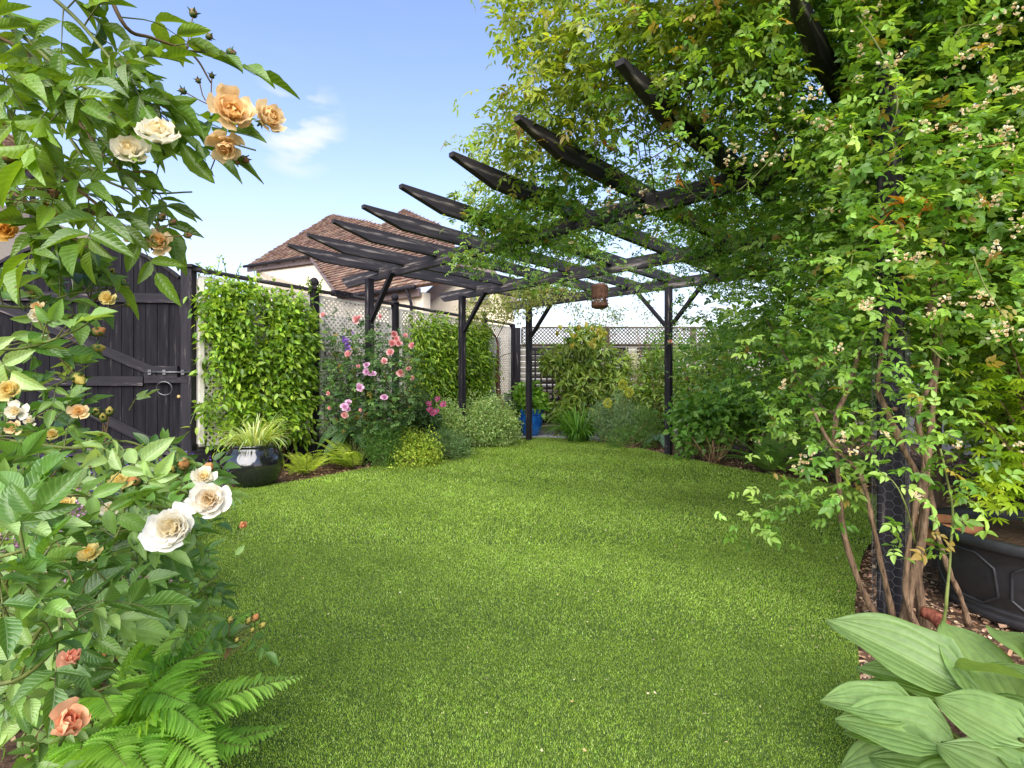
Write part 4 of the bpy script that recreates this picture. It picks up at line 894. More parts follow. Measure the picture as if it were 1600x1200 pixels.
bush('rosemary', 'fine green needle-leaved mound at the lawn edge in the back bed', 'herb', gb(985, 8.0), [(gb(985, 8.1) + [0, 0, .12], (.42, .26, .26)), (gb(1010, 8.3) + [0, 0, .3], (.30, .26, .36))], .06, .09, [(.07, .15, .03), (.13, .24, .06), (.22, .34, .10)], 14, 420, .04, T=TS, mat=M_leafm, droop=-.4)
b_ = gb(1024, 8.2)
hosta('small_hosta', 'small blue-green hosta left of the right-hand pergola post', b_, [(b_ + [.22 * math.cos(a), .18 * math.sin(a) - .05, .06 + .05 * (k % 3)], b_ + [.07 * math.cos(a), .06 * math.sin(a), .20], .12, 0, .2) for k, a in enumerate(np.linspace(0, 5.6, 11))], (.10, .20, .13), n=7)
t = thing('black_planter', 'small black planter behind the right-hand pergola post', 'pot', gb(1030, 9.0)); g = Geo(); g.lathe(gb(1030, 9.0), [(0, 0), (.16, 0), (.20, .36), (.225, .365), (.225, .40), (.205, .40), (.20, .35), (0, .34)], 28); g.build('pot', M_black, t)
bush('potted_sapling', 'spindly young tree growing in the small black planter', 'tree', gb(1030, 9.0) + [0, 0, .35], [(gb(1034, 9.0) + [0, 0, 1.5], (.28, .25, .5))], .07, .4, MG, 5, 80, .05, twigs=6)
# little peach bloom pinned on the right-hand post
t = thing('fallen_bloom', 'tiny peach bloom caught on the right-hand pergola post', 'flower', W(1047, 534, 7.24)); g = Geo(); bloom(g, W(1047, 534, 7.24), (0, -1, .2), .035, (.80, .45, .32), (.80, .40, .25), 3); g.build('petals', M_petal, t)

# --- right-hand bed
hy = bush('hydrangea', 'broad-leaved hydrangea bush right of the right-hand pergola post', 'hydrangea', gb(1110, 6.75), [(gb(1100, 6.7) + [0, 0, .55], (.48, .35, .42)), (gb(1155, 6.7) + [0, 0, .72], (.45, .35, .36)), (gb(1075, 6.8) + [0, 0, .32], (.2, .2, .2))], .090, .70, [(.07, .17, .022), (.14, .29, .045), (.24, .41, .09)], 8, 300, .05, T=T_OV, twigs=34)
R1 = [(.06, .13, .018), (.15, .26, .035), (.27, .39, .07), (.38, .47, .14)]
bush('camellia_hedge', 'tall mixed evergreen hedge behind the right-hand bed', 'hedge', gb(1180, 7.8), [(gb(1110, 8.3) + [0, 0, 1.10], (.75, .5, .90)), (gb(1190, 7.6) + [0, 0, 1.2], (.9, .6, 1.1)), (gb(1290, 6.9) + [0, 0, 1.25], (.95, .6, 1.2)), (gb(1080, 8.6) + [0, 0, .8], (.45, .4, .8)), (gb(1150, 7.6) + [0, 0, .7], (.9, .4, .7)), (gb(1250, 6.9) + [0, 0, .55], (.8, .4, .6))], .062, .52, R1, 13, 2500, .055, twigs=60)
bush('camellia_hedge', 'dark evergreen hedge at far right behind the maple', 'hedge', (4.6, 4.2, 0), [((4.9, 5.3, 1.3), (.8, .9, 1.25)), ((4.5, 4.1, 1.4), (.7, .9, 1.35)), ((4.3, 2.9, 1.4), (.8, .9, 1.35)), ((4.9, 4.5, 2.7), (.9, 1.8, .9)), ((4.4, 2.6, 2.7), (.8, 1.2, .8))], .085, .52, R1, 12, 4200, .07, twigs=40)
FG = [(.08, .19, .028), (.16, .31, .05), (.24, .41, .09)]
fern('shield_fern', 'dark green fern at the lawn edge under the hydrangea', gb(1205, 5.85), 22, .72, .11, FG, 26, True, 'dark ferns along the right-hand bed', (.6, 1.3))
fern('shield_fern', 'dark green fern right of the first one beneath the climbing rose', gb(1272, 5.6), 18, .60, .10, FG, 24, True, 'dark ferns along the right-hand bed', (.6, 1.2))
fern('shield_fern', 'dark green fern behind the rose stems beyond the lawn edge', gb(1335, 5.25), 18, .60, .10, FG, 24, True, 'dark ferns along the right-hand bed', (.6, 1.2))
fern('shield_fern', 'low fern tuft at the foot of the right-hand pergola post', gb(1075, 7.2), 9, .26, .05, [(.12, .20, .03), (.2, .28, .06)], 14, False, 'dark ferns along the right-hand bed', (.2, .9))
t = thing('cut_stems', 'bundle of bare tan stems rising under the hydrangea', 'plant stems', gb(1120, 6.6)); g = Geo()
for k in range(13):
    b0 = gb(1118 + rng.normal() * 5, 6.55 + rng.normal() * .05); e = b0 + [rng.normal() * .10, rng.normal() * .05, rng.uniform(.22, .40)]; g.tube([b0, (b0 + e) / 2 + rng.normal(size=3) * .01, e], [.008, .006, .004], 5)
g.build('stems', noise_mat('tan_stem', (.22, .12, .06), (.38, .24, .14), (20, 20, 6), .8), t)
# ================================================================== CLIMBING ROSE ON THE PERGOLA (right) AND ITS CANOPY
RC = [(.06, .14, .018), (.125, .25, .032), (.21, .36, .055), (.31, .46, .10)]
RC2 = [(.08, .13, .012), (.16, .24, .02), (.25, .34, .035), (.34, .38, .06)]
cr = thing('climbing_rose', 'huge climbing rose with clusters of tiny cream flowers smothering the right-hand pergola posts', 'climbing rose', (pn[0] + .12, pn[1] + .12, 0))
gf, gs = Geo(), Geo()
def clear(p):
    px = 800 + F * p[:, 0] / p[:, 1]; py = 600 - F * (p[:, 2] - 1) / p[:, 1]
    return p[~((px > 1248) & (px < 1318) & (py < 175) & (p[:, 2] < 2.75)) & ~((px > 1000) & (px < 1150) & (py > 215) & (py < 330) & (p[:, 1] < 3.4) & (rng.random(len(p)) < .55)) & ~((px > 1470) & (py > 545) & (py < 830) & (p[:, 1] < 2.3) & (rng.random(len(p)) < .8))]
def thin(p, s, thr, seed): return p[vnoise(p, s, seed) > thr]
# curtain wrapped round the two near posts
n = 76000
p = np.c_[rng.uniform(-1.25, 1.25, n), rng.uniform(.55, 3.7, n), rng.uniform(.55, 3.4, n)]       # v, u, z
core = .80 * np.exp(-((p[:, 0] + .1) / .95) ** 4) * np.clip((p[:, 2] - .55) / .9, .10, 1)
front = (p[:, 1] > 2.15) 
wgt = core * front
pos = UU * p[:, 1:2] + VV * p[:, 0:1]; pos[:, 2] = p[:, 2]
pos = pos[rng.random(n) < wgt * .52]
pxx = 800 + F * pos[:, 0] / pos[:, 1]; 
# keep clear air between the camera side and the sheltered lawn: the curtain hangs behind the line of the near post
dist = pos[:, 1] ; pos = pos[(dist > 1.75) & ((pos[:, 0] - 1.15 > (dist - 1.9) * .40) | (pos[:, 2] > 1.9 + .5 * rng.random(len(pos))))]
pos = thin(pos, 3.0, -.45, 21)
vcoord = pos @ VV
low = pos[:, 2] < 1.15
pos = pos[~low | (rng.random(len(pos)) < .16)]
k = np.repeat(np.arange(len(pos)), 4); c3 = clear(pos[k] + rng.normal(size=(len(k), 3)) * .07); k = np.arange(len(c3))
d = nrm(rng.normal(size=(len(c3), 3)) * [1, 1, .45] + [-.35, -.55, -.12]); curt = c3
sprays(gf, c3, d, TM, .034, .60, RC, 5)
print('curtain', len(pos))
# roof of the pergola
n = 70000; v = rng.uniform(-1.6, 4.9, n); u = rng.uniform(2.15, 7.3, n)
top = 2.50 + 1.05 * np.clip((2.7 - v) / 1.3, 0, 1) ** 1.3 * np.clip((5.2 - u) / 2.5, .25, 1) + .10
z = 2.40 + (top - 2.40) * rng.random(n) ** 1.1
den = np.clip((4.9 - v) / 2.2, .0, 1) * np.clip(1.15 - (u - 2.2) / 7.0, .3, 1)
den *= (u > 2.3 + .75 * np.clip((v - 1.5) / 1.1, 0, 1)) * np.where((u < 3.5) & (v > 3.6), .05, 1)
pos = UU * u[:, None] + VV * v[:, None]; pos[:, 2] = z
nv_ = vnoise(pos, 1.9, 41); keep = (rng.random(n) < den * .50) & (nv_ > -.30 + .42 * np.clip((v - 1.6) / 2, 0, 1) + .28 * np.clip((u - 4.2) / 1.5, 0, 1))
pos = pos[keep]; print('roof', len(pos))
k = np.repeat(np.arange(len(pos)), 2); c3 = clear(pos[k] + rng.normal(size=(len(k), 3)) * .08); k = np.arange(len(c3))
roofpts = c3
sprays(gf, c3, nrm(rng.normal(size=(len(k), 3)) * [1, 1, .5] + [-.2, -.2, -.2]), TM, .043, .55, RC[:3] + [(.30, .38, .07)], 5)
cen = np.concatenate([ell(W(1180, 560, 5.0), (.75, .6, .55), 170, .2), ell(W(1270, 620, 4.2), (.45, .5, .40), 110, .2), ell(W(1110, 520, 6.0), (.5, .5, .5), 90, .2)])
sprays(gf, np.repeat(cen, 3, 0) + rng.normal(size=(len(cen) * 3, 3)) * .08, rand_dir(len(cen) * 3) * [1, 1, .4] + [-.3, -.4, -.1], TM, .045, .6, RC, 5)
# hanging skirts along the beams and rafters
for u_, v0, v1, zz, m_ in ((3.68, .8, 4.3, 2.36, 260), (5.4, .3, 4.9, 2.36, 260), (6.87, -.2, 3.0, 2.3, 150)):
    vv = rng.uniform(v0, v1, m_); P_ = UU * (u_ + rng.normal(size=m_) * .12)[:, None] + VV * vv[:, None]; P_[:, 2] = zz - rng.random(m_) ** 2 * .35 * np.clip((v1 - vv) / 2, .2, 1)
    P_ = np.repeat(P_, 3, 0) + rng.normal(size=(m_ * 3, 3)) * .06; sprays(gf, P_, rand_dir(len(P_)) * [1, 1, .5] + [0, 0, -.3], TM, .040, .55, RC, 5)
# mass on the far right between pergola and hedge
cen = np.concatenate([ell((3.3, 3.4, 2.0), (.9, .9, 1.1), 700, .3), ell((3.9, 4.6, 1.6), (.9, .9, 1.0), 700, .4), ell((2.75, 2.0, 2.2), (.6, .5, 1.0), 420, .3), ell((2.6, 1.9, 3.2), (.9, .7, .6), 600, .3), ell(W(1235, 450, 4.0), (.6, .7, .6), 330, .2), ell(W(1290, 520, 3.3), (.6, .6, .6), 420, .2), ell(W(1380, 320, 3.0), (.6, .6, .6), 320, .2), ell(W(1480, 420, 2.5), (.5, .4, .8), 420, .1), ell(W(1500, 150, 2.3), (.6, .4, .6), 420, .1), ell(W(1290, 60, 3.2), (.6, .5, .4), 160, .1)])
cen = clear(np.repeat(cen, 3, 0) + rng.normal(size=(len(cen) * 3, 3)) * .08)
sprays(gf, cen, rand_dir(len(cen)) * [1, 1, .4] + [-.3, -.4, -.1], TM, .042, .58, RC, 5)
gf.build('foliage', M_leaf, cr)
# stems and trunks
def stem(pts, r0, r1, n=26, mat=M_stem, name='stem', par=None, wob=.0009):
    P_ = spline([W(*q) for q in pts], n); P_ = P_ + np.cumsum(rng.normal(size=P_.shape) * wob, 0); g = Geo(); rr = np.linspace(r0, r1, n) * .70 * (1 + .5 * np.exp(-np.arange(n) / 1.6) * (name == 'trunk')) * (1 + .07 * np.sin(np.arange(n) * 1.3) + .09 * rng.normal(size=n)) * (1 + .45 * (rng.random(n) < .07))
    g.tube(P_, rr, 9); return g.build(name, mat, par or cr)
stem([(1382, 985, 2.12), (1345, 915, 2.12), (1318, 830, 2.12), (1310, 735, 2.12), (1306, 660, 2.15), (1330, 600, 2.2), (1350, 520, 2.25)], .017, .013, name='trunk')
stem([(1398, 975, 2.06), (1378, 880, 2.04), (1362, 800, 2.05), (1345, 740, 2.08), (1295, 690, 2.1), (1270, 640, 2.2)], .014, .009, name='trunk')
stem([(1412, 985, 2.02), (1425, 900, 2.02), (1442, 830, 2.0), (1440, 760, 2.02), (1405, 690, 2.0), (1385, 640, 2.02), (1372, 600, 2.05), (1390, 500, 2.0)], .020, .013, name='trunk')
stem([(1436, 990, 2.0), (1412, 930, 1.97), (1415, 860, 1.96), (1428, 790, 1.97), (1440, 720, 1.98), (1430, 640, 2.0), (1460, 560, 2.1), (1470, 400, 2.2)], .014, .010, name='trunk')
stem([(1445, 990, 2.10), (1436, 900, 2.10), (1440, 840, 2.10), (1452, 700, 2.15), (1462, 560, 2.2), (1458, 380, 2.3)], .023, .015, name='trunk')
stem([(1512, 975, 1.95), (1500, 930, 1.92), (1478, 880, 1.90), (1462, 830, 1.90), (1455, 790, 1.92), (1440, 700, 1.95)], .013, .009, name='trunk')
stem([(1470, 1010, 1.80), (1480, 930, 1.80), (1486, 850, 1.82), (1487, 790, 1.84), (1470, 700, 1.85)], .0075, .005, mat=M_green_stem, name='stem')
stem([(1385, 500, 2.3), (1330, 330, 2.9), (1250, 205, 3.1), (1190, 160, 3.2), (1130, 172, 3.4), (1090, 195, 3.6), (1040, 235, 3.9), (990, 262, 4.1), (930, 290, 4.4)], .019, .004, name='branch')
stem([(1380, 420, 2.5), (1300, 300, 2.7), (1235, 245, 2.9), (1180, 140, 3.0), (1150, 60, 3.0)], .015, .009, name='branch')
stem([(1450, 500, 2.2), (1480, 300, 2.2), (1440, 120, 2.2), (1400, -20, 2.2)], .016, .012, name='branch')
stem([(1010, 300, 4.1), (960, 315, 4.4), (890, 330, 4.8), (800, 350, 5.3), (740, 352, 5.6)], .011, .005, name='branch')
stem([(1400, 640, 2.1), (1290, 640, 2.6), (1230, 560, 3.2), (1190, 480, 3.6)], .012, .006, name='branch')
for pts in ([(1340, 25, 1.9), (1365, 60, 1.85), (1395, 120, 1.82), (1402, 170, 1.82), (1385, 215, 1.85)], [(1520, 400, 1.8), (1540, 450, 1.75), (1572, 500, 1.72), (1582, 530, 1.72)], [(1238, 200, 2.3), (1205, 245, 2.25), (1178, 275, 2.25), (1150, 300, 2.3)], [(1332, 400, 2.0), (1328, 440, 1.95), (1320, 480, 1.95)], [(1450, 540, 1.9), (1470, 560, 1.85), (1490, 575, 1.85)], [(1430, 850, 1.85), (1420, 800, 1.8), (1400, 755, 1.8), (1375, 735, 1.85)], [(1020, 170, 3.0), (1035, 215, 3.0), (1070, 290, 3.0), (1110, 320, 3.0)], [(1490, 60, 1.8), (1510, 40, 1.8), (1590, 40, 1.8)], [(1475, 30, 1.9), (1480, 55, 1.9), (1510, 62, 1.9), (1590, 44, 1.9)]):
    stem(pts, .0042, .0025, 16, M_green_stem, 'shoot')
# loose sprays in front, individually placed, and the branch that reaches over the lawn
gl = Geo(); gst = Geo()
for (px, py, Y, m_, s_) in [(1180, 795, 2.3, 16, .10), (1235, 770, 2.2, 16, .10), (1290, 770, 2.0, 18, .10), (1205, 830, 2.3, 5, .05), (1330, 745, 1.95, 16, .10), (1350, 680, 1.95, 18, .1), (1440, 640, 1.9, 20, .11), (1420, 700, 1.85, 16, .08), (1475, 740, 1.8, 14, .08), (1440, 850, 1.8, 12, .05), (1250, 640, 2.3, 26, .14), (1330, 570, 2.0, 24, .12), (1500, 640, 1.8, 10, .10), (1390, 610, 2.0, 14, .08), (1460, 790, 1.8, 12, .07), (1300, 700, 2.1, 20, .1), (1550, 720, 1.8, 5, .08), (1240, 560, 2.4, 30, .15), (1210, 690, 2.4, 14, .12)]:
    c_ = W(px, py, Y); cc = c_ + rng.normal(size=(m_, 3)) * s_ * [1, .8, .7]
    sprays(gl, cc, nrm(rng.normal(size=(m_, 3)) * [1, .8, .4] + [-.4, -.3, 0]), T_OV, .036, .56, RC, 5, stem=gl)
gl.build('foliage', M_leaf, cr)
stem([(1345, 745, 2.05), (1300, 760, 2.1), (1240, 775, 2.2), (1185, 800, 2.3)], .005, .002, 14, M_green_stem, 'shoot')
# bronze-red young shoots
g = Geo()
for (px, py, Y) in [(1425, 312, 1.9), (1440, 330, 1.9), (1410, 318, 1.9), (1378, 352, 1.95), (1395, 345, 1.95), (1125, 60, 2.8), (1145, 40, 2.8), (1160, 25, 2.8), (1110, 75, 2.8), (1055, 285, 3.0), (948, 230, 3.3), (1115, 290, 3.0)]:
    c_ = W(px, py, Y); k = 4; g.leaves(T_LANCE, np.repeat(c_[None], k, 0), nrm(rand_dir(k) * [1, .6, .5] + [.3, 0, .1]), nrm(rand_dir(k) * .5 + [0, -.4, .8]), .062, .017, palette([(.55, .18, .05), (.62, .28, .05), (.40, .22, .04)], k))
g.build('red_leaves', M_leaf, cr)
# flower clusters: a few meshes shared by many individual clusters
g = Geo(); bp_s = np.concatenate([curt[rng.integers(len(curt), size=700)], roofpts[rng.integers(len(roofpts), size=500)]]) + rng.normal(size=(1200, 3)) * .03 + [0, -.04, 0]
k5 = np.repeat(bp_s, 5, 0); g.leaves(TS, k5, nrm(rand_dir(len(k5)) + [0, -.3, 0]), rand_dir(len(k5)), .0085, .007, palette([(.74, .60, .26), (.80, .72, .46), (.60, .42, .16)], len(k5)))
o = g.build('small_blossoms', M_petal, cr); o['kind'] = 'stuff'
cl_meshes = []
for q in range(5):
    g = Geo(); 
    for k in range(9):
        c_ = rng.normal(size=3) * [.030, .030, .022]; bloom(g, c_, nrm(rng.normal(size=3) * .6 + [0, -.7, .5]), .0135, *([((.84, .74, .44), (.80, .62, .22)), ((.82, .62, .36), (.66, .46, .18)), ((.86, .80, .60), (.80, .66, .30))][k % 3]), layers=3)
    cl_meshes.append(g)
spots = [(950, 318, 4.0), (1010, 325, 3.2), (1000, 340, 3.2), (955, 300, 3.3), (1100, 0, 2.6), (1175, 103, 2.6), (1225, 15, 2.4), (1355, 25, 2.1), (1370, 12, 2.1), (1340, 78, 2.1), (1265, 146, 2.2), (1275, 190, 2.1), (1295, 200, 2.1), (1315, 265, 2.1), (1338, 122, 2.0), (1385, 95, 2.0), (1410, 90, 2.0), (1525, 85, 1.9), (1500, 95, 1.9), (1545, 130, 1.9), (1540, 55, 1.9), (1585, 20, 1.8), (1590, 145, 1.8), (1535, 165, 1.8), (1515, 165, 1.8), (1450, 200, 1.9), (1440, 193, 1.9), (1500, 205, 1.85), (1565, 205, 1.8), (1580, 208, 1.8), (1518, 222, 1.85), (1497, 237, 1.9), (1575, 233, 1.8), (1530, 318, 1.8), (1550, 312, 1.8), (1590, 340, 1.8), (1195, 250, 2.4), (1150, 235, 2.6), (1140, 255, 2.6), (1160, 250, 2.5), (1245, 180, 2.3), (1215, 155, 2.4), (1360, 480, 1.95), (1355, 470, 1.95), (1430, 398, 1.9), (1398, 402, 1.9), (1503, 478, 1.8), (1535, 465, 1.8), (1540, 475, 1.8), (1565, 510, 1.75), (1555, 522, 1.75), (1595, 520, 1.75), (1515, 495, 1.8), (1545, 390, 1.8), (1590, 360, 1.8), (1450, 490, 1.9), (1480, 470, 1.9), (1385, 680, 1.9), (1330, 705, 1.95), (1313, 682, 1.95), (1245, 725, 2.2), (1590, 697, 1.75), (1438, 778, 1.8), (1495, 695, 1.8), (1260, 710, 2.1), (1218, 240, 2.6), (1020, 130, 3.0), (1100, 110, 2.8), (930, 225, 3.6), (900, 200, 3.6), (940, 190, 3.6), (865, 260, 4.0), (830, 300, 4.6), (795, 285, 4.8), (790, 325, 5.0), (750, 330, 5.4), (985, 145, 3.2), (895, 380, 4.2), (1005, 300, 3.4), (1060, 130, 3.0), (1020, 370, 4.0), (1185, 690, 3.6), (1300, 330, 2.2), (1305, 545, 2.1), (1220, 600, 2.4)]
first = []
for k, (px, py, Y) in enumerate(spots):
    if k < 5:
        o = cl_meshes[k].build('flower_cluster', M_petal, None); first.append(o)
    else:
        o = first[k % 5].copy(); scene.collection.objects.link(o)
    o.parent = cr; o.location = Vector(W(px, py, Y * .91)) - cr.location; sc_ = rng.uniform(.32, .66) * (Y / 2.2) ** .5; o.scale = (sc_,) * 3; o.rotation_euler = (rng.normal() * .3, rng.normal() * .3, rng.normal() * .6)

# second plant: taller loose vine with larger drooping leaves over the near rafters
vc = thing('leafy_vine', 'loose overhanging vine with larger bronze-green drooping leaves above the near rafters', 'vine', UV(3.0, 2.4, 2.6))
g, gs = Geo(), Geo()
for (px, py, Y) in [(790, -60, 3.3), (830, -20, 3.2), (795, 20, 3.3), (850, 60, 3.2), (805, 75, 3.4), (860, 120, 3.3), (830, 150, 3.4), (785, 175, 3.6), (765, 210, 3.8), (700, 215, 4.3), (730, 232, 4.3), (880, 30, 3.0), (900, 90, 3.0), (930, 20, 2.9), (950, 70, 2.9), (920, 140, 3.1), (880, 180, 3.3), (850, 210, 3.5), (810, 230, 3.7), (980, -20, 2.8), (1000, 40, 2.8), (1050, -30, 2.6), (1060, 20, 2.6), (1030, 90, 2.8), (970, 130, 3.0), (1100, 50, 2.6), (870, -40, 3.0), (1100, -50, 2.5), (1150, 10, 2.4), (1190, -40, 2.3), (775, 265, 4.4), (740, 290, 4.8), (700, 300, 5.2), (1200, 50, 2.4), (1060, 150, 2.9)]:
    c_ = W(px, py, Y); m_ = 78 if px > 760 else 14
    c_ = W(px + 22, py, Y); cc = c_ + rng.normal(size=(m_, 3)) * [.12, .22, .11] * (1 if px > 760 else .35)
    cc = clear(cc); m_ = len(cc)
    if m_: sprays(g, cc, nrm(rng.normal(size=(m_, 3)) * [1, .8, .3] + [-.5, -.1, -.45]), TM, .062, .42, RC2, 5)
    b0 = UV(3.2, 1.6, 2.7) + rng.normal(size=3) * .2; gs.tube(spline([b0, (b0 + c_) / 2 + [0, 0, .12], c_], 12), np.linspace(.0045, .0015, 12), 4)
g.build('foliage', M_leaf, vc); gs.build('stems', M_stem, vc)

# ================================================================== MAPLE IN ITS BIG POT
mc = np.array([2.37, 2.27, 0])
bp2 = thing('large_planter', 'large matt black planter with moulded octagon panel beside the rose trunks', 'pot', mc)
g = Geo(); pr = [(0, .0), (.36, .0), (.375, .01), (.382, .05), (.375, .06), (.384, .07), (.384, .085), (.378, .095), (.388, .105), (.41, .30), (.425, .40), (.44, .405), (.448, .42), (.448, .455), (.44, .465), (.425, .465), (.42, .44), (.40, .38), (0, .38)]
pr = [(r_ * 1.0, z_ * .78) for r_, z_ in pr]; g.lathe(mc, pr, 96)
M_pl = noise_mat('matt_black_plastic', (.020, .020, .023), (.036, .036, .040), (14, 14, 14), .5, bump=.1, spec=.4); g.build('pot', M_pl, bp2)
g = Geo()
for a0 in (-2.28, -1.35, -3.2, -.4):
    oc = [(-.16, .16), (-.10, .10), (.10, .10), (.16, .16), (.16, .31), (.10, .37), (-.10, .37), (-.16, .31), (-.16, .16)]
    P_ = []
    for (x_, z_), (x2, z2) in zip(oc[:-1], oc[1:]):
        for f in np.linspace(0, 1, 5)[:-1]:
            xx, zz = x_ + (x2 - x_) * f, z_ + (z2 - z_) * f; r_ = (.388 + (zz - .105) * .118); P_.append(mc + [r_ * math.cos(a0 + xx / r_), r_ * math.sin(a0 + xx / r_), zz * .78])
    P_.append(P_[0]); g.tube(P_, .006, 6, cap=False)
g.build('moulded_panel', M_pl, bp2)
g = Geo(); g.lathe(mc + [0, 0, .31], [(0, .02), (.2, .015), (.412, 0)], 40); g.build('soil', M_mulch, bp2)
t = thing('terracotta_pot', 'terracotta pot rim showing inside the large black planter', 'pot', mc + [-.30, .20, .31]); g = Geo(); g.lathe(mc + [-.28, .22, .225], [(.09, 0), (.115, .09), (.125, .09), (.125, .125), (.11, .125), (.10, .07)], 30); g.build('pot', noise_mat('terracotta', (.35, .13, .06), (.50, .22, .11), (12, 12, 12), .8), t)
mpl = thing('japanese_maple', 'lime-green palm-leaved maple growing in the large black planter', 'maple tree', mc + [0, 0, .31])
def maple_T():
    v = [(0, 0, 0)]; poly = []; at = [(0, 0, 0)]
    for a, l in ((-115, .45), (-72, .72), (-34, .92), (0, 1.0), (34, .92), (72, .72), (115, .45)):
        a = math.radians(a); d = np.array([math.cos(a), math.sin(a)]); s_ = np.array([-d[1], d[0]]); b = len(v)
        for t_, w_, z_ in ((.30, .075, .0), (.62, .10, -.04)):
            for q in (-1, 1): v.append((*(d * l * t_ + s_ * w_ * q), z_))
        v.append((*(d * l), -.16)); at += [(.5, .3, 0)] * 5
        poly += [(0, b, b + 1), (b, b + 2, b + 3, b + 1), (b + 2, b + 4, b + 3)]
    return np.array(v, float), poly, np.array(at, float)
T_MAP = maple_T()
g, gs = Geo(), Geo()
tr_ = mc + [.0, -.02, .31]
cen = np.concatenate([ell(mc + [.05, -.06, .92], (.50, .44, .42), 150, .3), ell(mc + [-.12, -.18, .60], (.38, .3, .15), 50, .2), ell(mc + [.1, .1, 1.4], (.35, .35, .3), 50, .2)])
for c_ in cen[::4]: gs.tube(spline([tr_, tr_ * .6 + c_ * .4 + [0, 0, .12], c_], 9), np.linspace(.011, .002, 9), 5)
gs.tube([tr_ - [0, 0, .03], tr_ + [.01, 0, .2], tr_ + [-.01, .01, .5]], [.022, .018, .012], 8)
N_ = len(cen) * 9; p = np.repeat(cen, 9, 0) + rng.normal(size=(N_, 3)) * [.08, .08, .035]; th = rng.random(N_) * 6.28; a = nrm(np.c_[np.cos(th), np.sin(th), -.35 + rng.normal(size=N_) * .15] + [-.2, -.4, 0]); l = rng.uniform(.035, .062, N_)
g.leaves(T_MAP, p, a, nrm(rng.normal(size=(N_, 3)) * .25 + [0, -.35, 1]), l, l, palette([(.12, .22, .008), (.23, .36, .015), (.38, .50, .035)], N_, .1), False)
g.build('foliage', M_leaf, mpl); gs.build('trunk', M_stem, mpl)
fern('pot_fern', 'small light green fern under the maple in the large planter', mc + [.05, -.18, .32], 10, .26, .05, [(.12, .22, .02), (.22, .34, .04)], 16, False, rise=(.3, .9))
t = thing('red_root', 'rotting reddish stump at the foot of the rose trunks', 'stump', W(1470, 985, 1.95) * [1, 1, 0]); g = Geo()
g.tube(spline([W(1440, 955, 2.04), W(1462, 965, 2.0), W(1480, 990, 1.93), W(1478, 1030, 1.86)], 12), np.interp(np.arange(12), [0, 4, 8, 11], [.02, .028, .025, .02]), 8); g.build('root', noise_mat('red_brown_wood', (.10, .02, .015), (.30, .10, .06), (40, 40, 12), .6, bump=.8), t)

# ================================================================== FOREGROUND HOSTA
hb = np.array([1.22, 1.12, 0.0])
def HP(px, py, Y): return W(px, py, Y)
specs = []
HT = [  # tip (px,py,Y), stalk end (px,py,Y), width, roll, droop
 ((1303, 968, 1.46), (1515, 1085, 1.26), 0.206, .15, .10),
 ((1345, 1040, 1.40), (1545, 1110, 1.22), 0.129, .2, .12),
 ((1287, 1092, 1.36), (1440, 1120, 1.24), 0.120, .15, .12),
 ((1310, 1118, 1.30), (1495, 1168, 1.14), 0.172, .15, .14),
 ((1320, 1140, 1.28), (1420, 1155, 1.2), 0.095, .0, .16),
 ((1305, 1205, 1.26), (1500, 1215, 1.10), 0.172, .1, .14),
 ((1480, 968, 1.42), (1575, 1130, 1.20), 0.163, -.35, .14),
 ((1500, 1035, 1.30), (1640, 1075, 1.10), 0.146, .3, .14),
 ((1560, 975, 1.40), (1640, 1060, 1.2), 0.155, .1, .14),
 ((1465, 1090, 1.22), (1610, 1165, 1.08), 0.146, .15, .10),
 ((1560, 1165, 1.10), (1680, 1235, .98), 0.138, .1, .12),
 ((1470, 1160, 1.12), (1600, 1240, 1.0), 0.163, -.1, .12),
 ((1400, 1230, 1.14), (1560, 1260, 1.0), 0.172, .1, .12),
 ((1650, 990, 1.35), (1660, 1130, 1.15), 0.155, -.1, .14),
 ((1330, 1085, 1.40), (1470, 1100, 1.28), .10, .1, .12), ((1420, 1050, 1.42), (1560, 1120, 1.25), .12, .1, .12), ((1520, 1090, 1.26), (1640, 1140, 1.12), .13, .1, .12), ((1600, 1110, 1.2), (1700, 1180, 1.05), .13, .1, .12), ((1360, 1180, 1.22), (1480, 1200, 1.12), .12, .1, .14)]
for tp, st_, w, r_, dr in HT: specs.append((HP(*tp), HP(*st_), w * .96, r_ + rng.normal() * .12, dr))
hosta('hosta', 'large pale green ribbed hosta in the near right corner', hb, specs, (.17, .27, .085), n=19)
t = thing('plant_label', 'bright blue plastic tag lying under the near hosta leaves', 'plant label', HP(1462, 1187, 1.16)); c_ = HP(1462, 1187, 1.16); g = Geo(); g.box(c_, (.035, .07, .003), np.array([[.9, .4, 0], [-.4, .9, .1], [0, -.1, 1]])); g.build('tag', noise_mat('blue_plastic', (.01, .05, .45), (.015, .07, .55), (9, 9, 9), .4, bump=0), t)

# ================================================================== FOREGROUND ROSE (left), UPPER ARCHING CANES
ur = thing('apricot_rambler', 'overhanging rose with apricot blooms and buds against the sky at upper left', 'climbing rose', (-1.25, .75, 0))
g, gst = Geo(), Geo()
LU = [(.055, .12, .008), (.105, .20, .012), (.18, .30, .022)]
LL = [(.035, .095, .014), (.085, .19, .03), (.16, .29, .055), (.27, .39, .13)]
def cane(par, pts, r0, r1, mat=M_green_stem, n=24):
    P_ = spline([W(*q) for q in pts], n); b_ = np.array(par.location) + np.append(rng.normal(size=2) * .05, 0); m_ = (b_ * .45 + P_[0] * .55) + np.array([-.08, 0, .12 + .18 * P_[0][2]])
    full = np.vstack([spline([b_, m_, P_[0] - (P_[1] - P_[0])], 12), P_]); q = Geo(); q.tube(full, np.concatenate([np.linspace(r0 * 1.6, r0, 12), np.linspace(r0, r1, n)]), 7); q.build('cane', mat, par); return P_
